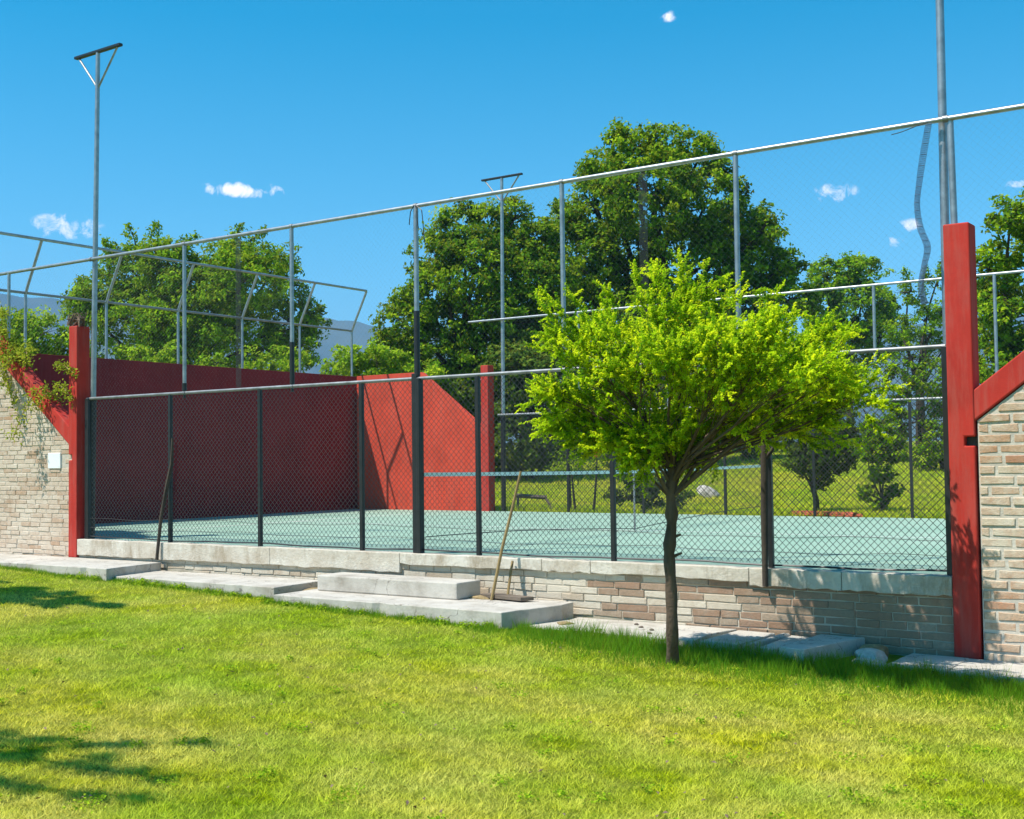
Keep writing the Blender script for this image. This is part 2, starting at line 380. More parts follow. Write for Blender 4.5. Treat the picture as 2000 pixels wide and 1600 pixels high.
# ------------------------------------------------------------ the court
H = 12/7.0
court = MB().box(-10, 10, .08, 9.99, -.5, -.008).build('court_floor', M['court'], kind='structure')
for (x0, x1, y0, y1) in [(-7.03, -6.98, .1, 9.9), (6.98, 7.03, .1, 9.9), (-6.98, 6.98, 4.975, 5.025)]:
    MB().add([(x0, y0, -.003), (x1, y0, -.003), (x1, y1, -.003), (x0, y1, -.003)], [(0, 1, 2, 3)]).build('painted_line', M['white'], court)

def clip(poly, a, b_, c):                    # keep a*x+b*z<=c
    r = []
    for i in range(len(poly)):
        p, q = poly[i], poly[(i+1) % len(poly)]; dp = a*p[0]+b_*p[1]-c; dq = a*q[0]+b_*q[1]-c
        if dp <= 0: r.append(p)
        if dp*dq < 0: t = dp/(dp-dq); r.append((p[0]+(q[0]-p[0])*t, p[1]+(q[1]-p[1])*t))
    return r
def area(p): return .5*abs(sum(p[i][0]*p[(i+1) % len(p)][1]-p[(i+1) % len(p)][0]*p[i][1] for i in range(len(p))))
def bricks(parent, X0, X1, zbot, ztop, pitch, length, joint, yface, mat, clips=(), proud=.012, limit=290, skip=None, jit=.35, order=None):
    rr = random.Random(len(parent.name)+int(X0*10)); todo = []
    nrow = int((ztop+1.0)/pitch)+1
    for r in range(nrow):
        z0 = ztop-(r+1)*pitch; z1 = z0+pitch-joint
        x = X0 - (length*.5 if r % 2 else 0) - rr.random()*.04
        while x < X1:
            L = length*(1+rr.uniform(-jit, jit)*.5)
            a, c = max(x, X0), min(x+L-joint, X1)
            x += L
            if c-a < .04: continue
            wob = rr.uniform(-.006, .006)
            poly = [(a, z0+wob), (c, z0-wob), (c+rr.uniform(-.004, .004), z1+wob), (a+rr.uniform(-.004, .004), z1-wob*.5)]
            zb = zbot((a+c)/2) if callable(zbot) else zbot
            if z0 < zb-pitch: continue
            for q in clips: poly = clip(poly, *q)
            if len(poly) < 3 or area(poly) < .0012: continue
            if skip and skip(poly): continue
            todo.append(poly)
    if order: todo.sort(key=order)
    rest = MB()
    for k, poly in enumerate(todo):
        y = yface - proud*rr.uniform(.2, 1.1)
        if k < limit:
            x0 = sum(q[0] for q in poly)/len(poly); z0 = sum(q[1] for q in poly)/len(poly)
            n = len(poly); dy = rr.uniform(-.004, .004)
            # front face slightly smaller than the back: a worn arris
            fr = [(x0+(px-x0)*(1-.012/max(.03, abs(px-x0))*.5), z0+(pz-z0)*(1-.004/max(.015, abs(pz-z0))), y) for px, pz in poly]
            mid = [(px, pz, y+.006) for px, pz in poly]; bk = [(px, pz, yface+.03) for px, pz in poly]
            vs = [(px, py, pz) for px, pz, py in fr+mid+bk]
            fs = [tuple(range(n))]
            for lv in (0, n): fs += [(lv+(i+1) % n, lv+i, lv+n+i, lv+n+(i+1) % n) for i in range(n)]
            MB().add(vs, fs).build('brick', mat(x0, rr.uniform(-1.4, 1.0)) if callable(mat) else mat, parent)
        else: rest.prism(poly, y, yface+.03)
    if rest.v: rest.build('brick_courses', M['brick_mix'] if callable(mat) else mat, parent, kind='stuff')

# near-left return wall, brick outside and painted red inside
DS = .76
def wall_clip_left(top=3.0, x=-8.05): return (DS, 1.0, top + DS*x)      # z + DS*X <= const
t = empty('brick_wall', (-8.2, 0, -.3), label='pale whitewashed brick wall with sloping top end at the left edge', cat='wall')
poly = [(-10.0, -.6), (-6.32, -.6), (-6.32, 1.36), (-8.48, 3.0), (-10.0, 3.0)]
MB().prism(poly, -.075, .09).build('mortar_core', M['mortar'], t)
pi = [(-10.0, -.01), (-6.32, -.01), (-6.32, 1.36), (-8.48, 3.0), (-10.0, 3.0)]
MB().prism(pi, .09, .12).build('red_plaster', M['redwall'], t)
bricks(t, -9.1, -6.33, lambda x: -.3, 3.0, .066, .26, .008, -.075, M['brick_pale'], clips=[(DS, 1.0, 1.34+DS*-6.32)], skip=lambda p: p[0][0] > -6.93 and p[0][0] < -6.48 and .98 < p[0][1] < 1.2,
       order=lambda p: -p[0][0], limit=292)
pl = MB().box(-6.86, -6.57, -.10, -.06, 1.01, 1.235).build('meter_box', M['plate'], None, bevel=.006,
        label='small white box fixed on the pale brick wall beside the left column', cat='box')

t = empty('brick_wall', (7.5, 0, -.7), label='orange brick wall with pale mortar at the right edge', cat='wall')
MB().prism([(6.22, -1.0), (10, -1.0), (10, 3.0), (8.40, 3.0), (6.22, 1.34)], -.075, .12).build('mortar_core', M['mortar'], t)
bricks(t, 6.23, 9.0, lambda x: -.75, 3.0, .088, .29, .026, -.075, M['brick_red'], clips=[(-DS, 1.0, 1.32-DS*6.22)], order=lambda p: p[0][0], limit=292, proud=.014)

# the red concrete frames: column with a slanting brace
def frame(side, y, zfoot, label, back=False):
    s = side; sg = 1 if not back else -1
    x_in, x_out = s*5.98, s*6.20
    if s < 0: x_in, x_out = -6.17, -6.36
    xa, xb = sorted((x_in, x_out)); y0, y1 = (y-.11, y+.11)
    t = empty('red_column', ((xa+xb)/2, y, zfoot), label=label, cat='column')
    c = MB()
    if back: c.box(xa, xb, y0, y1, zfoot, 3.05)
    else:
        if s > 0: poly = [(xa, zfoot), (xb, zfoot), (xb, 1.125), (xb-.085, 1.125), (xb-.085, 1.205), (xb, 1.205), (xb, 3.05), (xa, 3.05)]
        else: poly = [(xa, zfoot), (xb, zfoot), (xb, 3.05), (xa, 3.05), (xa, 1.205), (xa+.075, 1.205), (xa+.075, 1.125), (xa, 1.125)]
        c.prism(poly, y0, y1)
    if not back:
        rx = (xb-.10, xb-.004) if s > 0 else (xa+.004, xa+.09)
        MB().box(rx[0], rx[1], y-.03, y+.05, 1.118, 1.212).build('recess_back', M['black'], t)  # black box put in for the shade inside the notch
    c.build('shaft', M['red'], t, bevel=.012)
    # brace, its foot buried in the column
    w = .21; L0 = 0.0; xs = xb if s > 0 else xa
    z0 = 1.34; dx = 2.2
    nrm = math.hypot(1, DS)
    def P_(d, up): return (xs + s*d, z0 + DS*d + up)
    quad = [P_(-.02, 0), P_(dx, 0), P_(dx, w*nrm), P_(-.02, w*nrm)]
    if s < 0: quad = quad[::-1]
    if not back: MB().prism(quad, y0+.012, y1-.012).build('brace', M['red'], t, bevel=.012)
    return t
frame(1, 0, -.70, 'tall red concrete column with slanting brace beside the orange brick wall')
frame(-1, 0, -.26, 'red concrete column with slanting brace and cable tangle at the pale brick wall')
t = frame(-1, 10, -.02, 'red column standing alone at the free end of the far red wall', back=True)

# far-left return wall and end wall, painted red
t = empty('red_wall', (-8, 10, 0), label='sunlit red far wall with a slanting top edge behind the net', cat='wall')
MB().prism([(-9.9, -.02), (-6.36, -.02), (-6.36, 1.72), (-8.05, 3.0), (-9.9, 3.0)], 9.96, 10.12).build('wall_face', M['redwall'], t, bevel=.006)
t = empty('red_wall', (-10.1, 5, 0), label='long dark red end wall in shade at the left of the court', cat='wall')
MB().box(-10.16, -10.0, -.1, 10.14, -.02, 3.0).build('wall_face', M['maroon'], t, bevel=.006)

# retaining wall with concrete cap
m, nt, b, o = newmat('stained_cap_concrete')
cc = ramp(nt, noise(nt, 2.2, 7, .7), [(.3, (.42, .34, .25)), (.6, (.66, .61, .52))])
cc = mixrgb(nt, ramp(nt, noise(nt, 3.5, 6, .75, stretch=(1, 1, .35)), [(.50, (0, 0, 0)), (.72, (.9,)*3)]), cc, (.28, .21, .13))
nt.links.new(cc, b.inputs['Base Color']); b.inputs['Roughness'].default_value = .92; bump(nt, b, noise(nt, 26, 6, .7), .9, .012); M['cap'] = m
t = empty('retaining_wall', (0, 0, -.5), label='low weathered brick retaining wall with a concrete cap under the court fence', cat='wall')
MB().box(-6.17, 5.98, -.055, .079, -1.0, -.108).build('mortar_core', M['mortar_brown'], t)
# cap cast in lengths with open joints
xs = [-6.168, -4.4, -2.3, -.2, 1.75, 2.35, 4.1, 5.0, 5.978]
for a, c in zip(xs[:-1], xs[1:]):
    zb = -.215 if c < -.1 else (-.165 if c > 4.2 else -.12)
    low = [(a+.003+(c-a-.006)*q/14, zb+random.uniform(-.012, .010)) for q in range(15)]
    top = [(c-.003-(c-a-.006)*q/14, .004-(random.uniform(0, .012) if 0 < q < 14 and random.random() < .35 else 0)) for q in range(15)]
    MB().prism(low+top, -.105, .078).build('cap_block', M['cap'], t, bevel=.007)
bricks(t, -6.17, 5.98, lambda x: -.46-.034*x, -.112, .074, .30, .011, -.055, lambda x, r: M['brick_mix'] if x > 3.2+r*1.3 else M['brick_sand'], proud=.016, limit=290, jit=.8)  # shade-darkened bricks take over on the stretch under the crown

# ------------------------------------------------------------ fences
def chain(mb, x0, x1, z0, z1, fn, pitch=.07, w=.0032):
    """diamond wires between x0..x1 and z0..z1; fn(u, z, off) maps to world."""
    hgt = z1-z0
    def wire(u0, za, u1, zb, off):
        a = Vector(fn(u0, za, off)); b = Vector(fn(u1, zb, off)); d = (b-a).normalized()
        nrm = Vector(fn(u0, za, off+1)) - a; nrm.normalize(); sd_ = d.cross(nrm)
        o1 = sd_*w*.5 - nrm*w*.3; o2 = -sd_*w*.5 - nrm*w*.3; o3 = nrm*w*.55
        mb.add([a+o1, a+o2, a+o3, b+o1, b+o2, b+o3], [(0, 1, 4, 3), (1, 2, 5, 4), (2, 0, 3, 5)])
    k = x0-hgt
    while k < x1:
        for sgn in (1, -1):
            ua, ub = (k, k+hgt); za, zb = (z0, z1) if sgn > 0 else (z1, z0)
            # clip in u
            f0 = max(0, (x0-ua)/hgt); f1 = min(1, (x1-ua)/hgt)
            if f1-f0 > .01:
                wire(ua+hgt*f0, za+(zb-za)*f0, ua+hgt*f1, za+(zb-za)*f1, .0025*sgn)
        k += pitch
def sag(u, seed):                            # wavy lower wire
    return .012*math.sin(u*2.1+seed)+.008*math.sin(u*5.3+seed*2)

near_fn = lambda u, z, off: (u, -.0+off, z)
near = empty('court_fence', (0, 0, 0), label='tall near chain link fence of black posts below and galvanised posts above', cat='fence')
far = empty('court_fence', (0, 10, 0), label='far side chain link fence behind the net in front of the trees', cat='fence')
for k in range(8):
    X = -6+H*k
    if k in (0, 7): continue
    MB().box(X-.024, X+.024, -.024, .024, .004, 1.985).build('post', M['black'], near, bevel=.004)
    MB().box(X-.022, X+.022, 9.978, 10.022, 0, 1.985).build('post', M['black'], far)
# corner and centre posts
MB().box(-6.10, -6.02, -.03, .05, .004, 2.0).build('corner_post', M['black'], near, bevel=.005)
MB().box(5.915, 5.97, -.03, .05, .004, 2.0).build('corner_post', M['black'], near, bevel=.005)
MB().box(-.062, .012, -.035, .035, .004, 2.06).build('centre_post', M['black'], near, bevel=.006)
MB().box(.016, .064, -.055, .03, .004, 2.0).build('centre_post', M['black'], near, bevel=.006)
MB().tube([(-6.08, 0, 2.0), (5.95, 0, 2.0)], .021, 10).build('middle_rail', M['rail'], near, smooth=True)
MB().tube([(-9.9, 0, 4.0), (-6, 0, 4.0), (5.97, 0, 4.0), (9.9, 0, 4.0)], .024, 10).build('top_rail', M['galv'], near, smooth=True)
bz = [( -6.0+i*.3, 0, .035+sag(-6+i*.3, 1)*.6) for i in range(41)]
MB().tube(bz, .010, 6).build('bottom_rail', M['black'], near, smooth=True)
for i, z in enumerate((.16, .30)):
    pts = [(-6.0+i_*.25, -.004, z+sag(-6+i_*.25, i+2)) for i_ in range(49)]
    MB().tube(pts, .0025, 4).build('tension_wire', M['wire'], near)
MB().tube([(-6.0, 10, 2.0), (6, 10, 2.0)], .022, 8).build('middle_rail', M['rail'], far, smooth=True)
MB().tube([(-6.74, 10, 4.0), (9.9, 10, 4.0)], .024, 8).build('top_rail', M['galv'], far, smooth=True)
for X in (-4, -2, 0, 2, 4):
    zsw = {0: 2.78, -2: 2.55}.get(X, 2.13)
    MB().tube([(X, 0, zsw), (X, 0, 4.0)], .026 if X else .03, 10).build('upper_post', M['galv'], near, smooth=True)
    MB().tube([(X, 0, 2.03), (X, 0, zsw)], .031 if X else .036, 10).build('post_sleeve', M['black'], near, smooth=True)  # lower length of the upper post, black and slightly thicker
    MB().tube([(X, 10, 2.0), (X, 10, 4.0)], .028, 8).build('upper_post', M['galv'], far, smooth=True)
for X in (-6, -4, -2, 0, 2, 4, 6):
    for z in (4.0, 2.0):
        if abs(X) == 6 and z == 2.0: continue
        MB().tube([(X-.022, 0, z), (X+.022, 0, z)], .031 if z > 3 else .028, 10).build('clamp', M['rail'], near, smooth=True)
        if z == 2.0: MB().tube([(X, 0, 1.93), (X, 0, 2.03)], .02, 8).build('rail_socket', M['black'], near, smooth=True)
for X in (8, 9.9, -8, -9.9):
    MB().tube([(X, 0, 3.0), (X, 0, 4.0)], .024, 8).build('upper_post', M['galv'], near, smooth=True)
MB().tube([(6.045, .02, 3.0), (6.032, .02, 4.0)], .03, 10).build('corner_tube', M['galv'], near, smooth=True)
for k in range(7):
    a, c = -6+H*k, -6+H*(k+1)
    mb = MB(); chain(mb, a+.03, c-.03, .05, 1.98, near_fn, .07, .0052); mb.build('mesh_panel', M['wire'], near, kind='stuff')
    mb = MB(); chain(mb, a+.03, c-.03, .03, 1.98, lambda u, z, off: (u, 10+off, z), .07, .0046); mb.build('mesh_panel', M['wire'], far, kind='stuff')
for k in range(-5, 5):
    a, c = 2*k, 2*k+2
    z0 = 2.02 if -6 <= a < 6 else 3.0
    mb = MB(); chain(mb, a+.02, c-.02, z0, 3.98, near_fn, .07, .0006); mb.build('upper_mesh_panel', M['gwire'], near, kind='stuff')
    if -6 <= a: 
        mb = MB(); chain(mb, a+.02, c-.02, z0, 3.98, lambda u, z, off: (u, 10+off, z), .07, .0006); mb.build('upper_mesh_panel', M['gwire'], far, kind='stuff')
for X in (-2.95, 2.98):                      # doubled netting where two rolls overlap
    mb = MB(); chain(mb, X-.05, X+.05, 2.03, 3.96, lambda u, z, off: (u, -.008+off, z), .016, .003)
    mb.build('mesh_overlap', M['wire'], near, kind='stuff')
# ties hanging at the centre post
mb = MB()
for dx, zl, b in ((.03, .28, .04), (.09, .45, .06), (-.02, .22, -.03)):
    mb.tube([(dx*.3, -.03, 4.0), (dx+b*.6, -.05, 3.93), (dx+b, -.06, 3.8), (dx+b*1.2, -.05, 4.0-zl)], .006, 5)
mb.build('wire_tie', M['wire'], near)
# curled loose strip of netting near the right column
path = [(5.86, -.03, 3.97), (5.82, -.06, 3.72), (5.78, -.08, 3.45), (5.76, -.09, 3.25), (5.78, -.08, 3.05), (5.83, -.06, 2.88), (5.80, -.06, 2.72), (5.77, -.07, 2.55), (5.79, -.05, 2.38)]
from bisect import bisect
def catmull(P, n):
    P = [Vector(q) for q in P]; r = []
    for i in range(len(P)-1):
        p0, p1, p2, p3 = P[max(i-1, 0)], P[i], P[i+1], P[min(i+2, len(P)-1)]
        for k in range(n):
            t_ = k/n; r.append(.5*((2*p1)+(p2-p0)*t_+(2*p0-5*p1+4*p2-p3)*t_*t_+(3*p1-p0-3*p2+p3)*t_**3))
    return r+[P[-1]]
cp = catmull(path, 14); strip = MB()
for off in np.linspace(-.026, .026, 9):
    tw = [q + Vector((off, off*.4*math.sin(i*.12), 0)) for i, q in enumerate(cp)]
    strip.tube(tw, .0022, 3, False)
for i, q in enumerate(cp):
    strip.tube([q+Vector((-.026, 0, 0)), q+Vector((.026, 0, 0))], .0024 if i % 5 else .005, 3, False)
strip.build('netting_strip', M['bwire'], None, label='narrow curled strip of blue netting hanging from the top rail beside the tall pole', cat='netting')
MB().tube(catmull([(5.86, -.03, 3.99), (5.75, -.03, 3.97), (5.62, -.03, 3.94), (5.53, -.03, 3.93)], 4), .004, 4).build('loose_wire', M['wire'], None,
      label='short loose wire under the top rail left of the curled strip', cat='wire')

# bent fence on top of the end wall
ef = empty('court_fence', (-10.08, 5, 3), label='fence with inward bent posts on top of the dark red end wall', cat='fence')
XT = -9.62
for k in range(7):
    Y = 10/6*k+(.06 if k == 0 else 0)
    MB().tube(catmull([(-10.08, Y, 3.0), (-10.08, Y, 3.9), (-10.06, Y, 4.08), (-9.84, Y, 4.5), (XT, Y, 4.92)], 3), .026, 8).build('post', M['galv'], ef, smooth=True)
MB().tube([(-10.08, 0, 4.05), (-10.08, 10, 4.05)], .024, 8).build('middle_rail', M['rail'], ef, smooth=True)
MB().tube([(XT, -.3, 4.93), (XT, 10, 4.93)], .026, 8).build('top_rail', M['galv'], ef, smooth=True)
def efn(u, z, off):
    if z <= 4.05: return (-10.08+off, u, z)
    return (-10.08+(z-4.05)/.88*.46+off, u, z)
mb = MB(); chain(mb, .02, 9.98, 3.02, 4.04, efn, .07, .0007); mb.build('mesh_panel', M['gwire'], ef, kind='stuff')
mb = MB(); chain(mb, .02, 9.98, 4.06, 4.92, efn, .07, .0007); mb.build('mesh_panel', M['gwire'], ef, kind='stuff')

# light poles
def light_pole(X, Y, label, r=.042, xoff=0):
    t = empty('light_pole', (X, Y, 0), label=label, cat='light pole', group='tall poles at the corners of the court')
    z0 = 2.0
    MB().tube([(X, Y, 0.0), (X+xoff*.28, Y, z0)], r+.008, 12).build('pole_base', M['black'], t, smooth=True)
    MB().tube([(X+xoff*.28, Y, z0), (X+xoff, Y, 7.0)], [r, r*.78], 12).build('pole', M['galv'], t, smooth=True)
    xt = X+xoff
    MB().box(xt-.52, xt+.52, Y-.032, Y+.032, 7.0, 7.038).build('crossbar', M['black'], t, bevel=.005)
    for s_ in (-1, 1):
        MB().tube([(xt, Y, 6.48), (xt+s_*.44, Y, 7.0)], .016, 6).build('crossbar_brace', M['rail'], t, smooth=True)
light_pole(-6.06, .06, 'tall thin pole with dark crossbar behind the left red column', .040, .13)
light_pole(5.935, .10, 'tall steel pole rising out of the picture behind the right red column', .042, .02)
light_pole(-5.95, 10.1, 'distant thin pole with crossbar beside the far red column', .042, .05)
# shorter post standing with the right pole
# tangle of cable and dry creeper on the left column
tg = MB(); rr = random.Random(3)
for i in range(26):
    c0 = Vector((-6.27, -.03, 3.05)); a = rr.uniform(0, 6.28); r = rr.uniform(.06, .17)
    pts = [c0+Vector((r*math.cos(a+k*.8), .5*r*math.sin(a*2+k), .03+.17*rr.random()-.02*k)) for k in range(5)]
    tg.tube(catmull(pts, 3), rr.uniform(.006, .014), 5)
tg.build('cable_tangle', M['dead'], None, smooth=True, label='dark tangle of cable and dry stems on top of the left red column', cat='cable')

# ------------------------------------------------------------ net
t = empty('net', (0, 5, 0), label='court net with white top band crossing the court', cat='net')
NX = .02
bd = MB(); zs = lambda y: .92-.035*math.sin(math.pi*(y-.1)/9.8)
ys = np.linspace(.08, 9.95, 40); 
for s_ in range(len(ys)-1):
    y0, y1 = ys[s_], ys[s_+1]; 
    bd.add([(NX-.008, y0, zs(y0)), (NX+.008, y0, zs(y0)), (NX+.008, y0, zs(y0)-.046), (NX-.008, y0, zs(y0)-.046),
            (NX-.008, y1, zs(y1)), (NX+.008, y1, zs(y1)), (NX+.008, y1, zs(y1)-.046), (NX-.008, y1, zs(y1)-.046)],
           [(0, 1, 5, 4), (1, 2, 6, 5), (2, 3, 7, 6), (3, 0, 4, 7)])
bd.build('top_band', M['white'], t)
nw = MB()
for y in np.arange(.1, 9.95, .05): nw.box(NX-.0006, NX+.0006, y-.0006, y+.0006, .05+.0*y, zs(y)-.05)
for z in np.arange(.06, .86, .05): nw.box(NX-.0006, NX+.0006, .1, 9.95, z-.0006, z+.0006)
nw.build('net_mesh', M['wire'], t, kind='stuff')
MB().box(NX-.012, NX+.012, 4.992, 5.008, 0, .88).build('centre_strap', M['rail'], t)
lo = [(NX, .1+i*.35, .02+.16*abs(math.cos(math.pi*(i*.35)/9.8))) for i in range(29)]
MB().tube(lo, .006, 5).build('bottom_cord', M['wire'], t)

# ------------------------------------------------------------ slabs, block, planks
def lz(x): return float(lawn_z(x, 0))
def chip(poly, step=.11, j=.010, big=.045):
    r = random.Random(int(poly[0][0]*1000)); res = []
    for i in range(len(poly)):
        p, q = Vector(poly[i]), Vector(poly[(i+1) % len(poly)]); L = (q-p).length; n = max(1, int(L/step)); nv = Vector((-(q-p).y, (q-p).x)).normalized()
        for k in range(n):
            t_ = (k + (r.uniform(-.3, .3) if k else 0))/n; d = r.uniform(0, j)
            if r.random() < .09: d += r.uniform(.3, 1)*big
            if k == 0: d *= .5
            c = p.lerp(q, t_) + nv*d; res.append((c.x, c.y))
    return res
def concrete_slab(poly, zt, th, label, mat='slab', seed=0, rough=.0):
    poly = chip(poly)
    o = MB().slab(poly, zt-th, zt).build('concrete_slab', M[mat], None, bevel=.009, label=label, cat='slab', group='concrete slabs along the foot of the wall')
    return o
concrete_slab([(-9.6, -1.12), (-4.15, -1.12), (-4.30, -.35), (-4.32, -.11), (-9.6, -.11)], -.255, .16, 'long pale slab in front of the left column and pale brick wall')
concrete_slab([(-4.55, -.98), (-3.62, -1.0), (-3.58, -.12), (-4.6, -.12)], -.362, .15, 'cracked short slab piece just right of the first long slab')
concrete_slab([(-3.60, -1.0), (-1.28, -1.02), (-1.36, -.12), (-3.55, -.12)], -.358, .15, 'pale slab left of the raised concrete block')
concrete_slab([(-1.15, -1.16), (2.02, -1.22), (2.20, -.42), (2.16, -.13), (-1.2, -.13)], -.42, .17, 'thick pale slab carrying the raised concrete block')
MB().box(-1.02, 1.0, -.60, -.17, -.418, -.24).build('concrete_block', M['slab'], None, bevel=.014, label='low rectangular concrete block lying on the thick slab', cat='block')
MB().box(-10.2, -8.35, -.45, -.12, -.253, -.13).build('concrete_block', M['concrete_dark'], None, bevel=.014, label='dark ended concrete block at the far left against the brick wall', cat='block')
# thin slab along the brick wall with broken pieces
def poly_jit(x0, x1, y0, y1, r, j):
    return [(x0+r.uniform(-j, j), y0+r.uniform(-j, j)), ((x0+x1)/2, y0+r.uniform(-j, j)), (x1+r.uniform(-j, j), y0+r.uniform(-j, j)),
            (x1+r.uniform(-j, j), y1+r.uniform(-j, j)), (x0+r.uniform(-j, j), y1)]
concrete_slab([(2.05, -1.02), (3.95, -.98), (3.9, -.5), (3.98, -.12), (2.2, -.12)], -.575, .12, 'flat worn slab behind the young tree trunk')
rr = random.Random(11)
lab = ['pale broken stone piece in the slab just right of the trunk', 'middle broken stone piece in the row right of the trunk', 'last broken stone piece before the grey slab']
for i, (a, c) in enumerate([(4.0, 4.38), (4.41, 4.52), (4.55, 4.76)]):
    MB().slab(poly_jit(a, c, -.98, -.15, rr, .045), -.70, -.58+rr.uniform(-.012, .008)).build('broken_slab', M['slab'], None, bevel=.012, label=lab[i], cat='stone')
concrete_slab([(4.78, -1.05), (5.02, -1.08), (5.22, -.14), (4.80, -.14)], -.562, .17, 'short grey slab with a slanting end left of the right column')
rr = random.Random(5)
k = 0
for a, c in [(5.62, 6.1), (6.12, 6.75), (6.78, 7.5), (7.54, 8.4)]:
    concrete_slab(poly_jit(a, c, -.88, -.13, rr, .03), -.675+rr.uniform(-.006, .006), .12, ['rough slab at the foot of the right red column', 'rough slab under the orange brick wall at the right edge',
        'rough slab further right under the orange brick wall', 'rough slab at the far right end of the orange brick wall'][k]); k += 1
def rock(name, c, r, seed, mat, label, cat='rock', flat=.6, sub=3):
    import bmesh
    bm = bmesh.new(); bmesh.ops.create_icosphere(bm, subdivisions=sub, radius=1)
    q = random.Random(seed); dirs = [Vector((q.gauss(0, 1), q.gauss(0, 1), q.gauss(0, 1))).normalized() for _ in range(9)]
    cuts = [q.uniform(.55, .9) for _ in dirs]
    for v in bm.verts:
        for d, cc in zip(dirs, cuts):
            e = v.co.dot(d)
            if e > cc: v.co -= d*(e-cc)*.9
        v.co *= 1+q.uniform(-.02, .02)
        v.co = Vector((v.co.x*r[0], v.co.y*r[1], v.co.z*r[2]))
    me = bpy.data.meshes.new(name); bm.to_mesh(me); bm.free(); me.materials.append(M[mat])
    o = link(name, me, None, c); return tag(o, label, cat)
rock('rock', (5.50, -.86, -.70), (.17, .12, .09), 1, 'rock', 'rounded grey stone in the grass between the two right slabs')
rock('rock', (5.42, -.62, -.66), (.16, .13, .08), 2, 'rock', 'smaller stone wedged behind the rounded grey stone')
rock('rock', (5.36, -.35, -.66), (.14, .18, .08), 3, 'soil', 'brown stone in the gap left of the right column')
rock('rock', (2.36, -.62, -.575), (.10, .12, .022), 4, 'soil', 'flat brown crumbled clod beside the thick slab end')
sm = [(2.9, -.85), (3.15, -.5), (3.42, -.83), (3.33, -.62), (3.02, -.35)]
labs = ['small dark pebble near the left end of the worn slab', 'small pebble near the wall on the worn slab', 'small pebble at the grass edge of the worn slab', 'small pebble closest to the trunk on the worn slab', 'tiny pebble against the wall foot on the worn slab']
for i, (x, y) in enumerate(sm): rock('pebble', (x, y, -.568), (.03, .025, .014), 20+i, 'plank', labs[i], 'stone', sub=2)
# plank and soil on the thick slab
MB().slab([(1.12, -.36), (1.72, -.46), (1.80, -.33), (1.2, -.2)], -.405, -.365).build('plank', M['plank'], None, bevel=.006, label='dark weathered board lying on the thick slab right of the block', cat='plank')
rock('soil_heap', (1.12, -.33, -.42), (.16, .11, .04), 9, 'soil', 'little heap of dry soil between the block and the board', 'soil')
rock('soil_heap', (-1.22, -.42, -.46), (.12, .22, .05), 12, 'soil', 'little heap of dry soil left of the raised block', 'soil')

# leaning sticks
MB().tube([(1.32, -.42, -.42), (1.36, -.28, .1), (1.41, -.14, .55), (1.46, -.05, .93)], [.018, .017, .016, .014], 7).build('wooden_stake', M['wood'], None, smooth=True, label='long thin yellow stake leaning on the fence near the net', cat='stake')
MB().tube([(1.44, -.30, -.40), (1.42, -.22, -.2), (1.40, -.14, -.03)], .015, 7).build('wooden_stake', M['wood'], None, smooth=True, label='short stake leaning on the wall beside the long yellow stake', cat='stake')
MB().tube([(-4.37, -.16, -.22), (-4.33, -.12, .35), (-4.27, -.06, .8), (-4.20, -.05, 1.05), (-4.19, -.045, 1.4)], [.022, .024, .03, .026, .014], 7).build('wooden_stake', M['bark_dark'], None, smooth=True, label='dark crooked stick leaning on the fence near the left end', cat='stake')
fp = MB(); fp.tube([(4.275, -.13, -.16), (4.28, -.13, .5), (4.29, -.13, 1.05), (4.30, -.12, 1.32)], [.028, .036, .036, .028], 8)
fp.tube([(4.29, -.13, 1.02), (4.37, -.12, 1.12), (4.43, -.1, 1.26), (4.44, -.1, 1.4)], [.024, .02, .017, .012], 6); fp.tube([(4.29, -.13, 1.08), (4.22, -.14, 1.2), (4.19, -.14, 1.4)], [.024, .02, .012], 6)
fp.build('forked_pole', M['bark_dark'], None, smooth=True, label='dark forked pole fixed outside the fence right of the trunk', cat='pole')

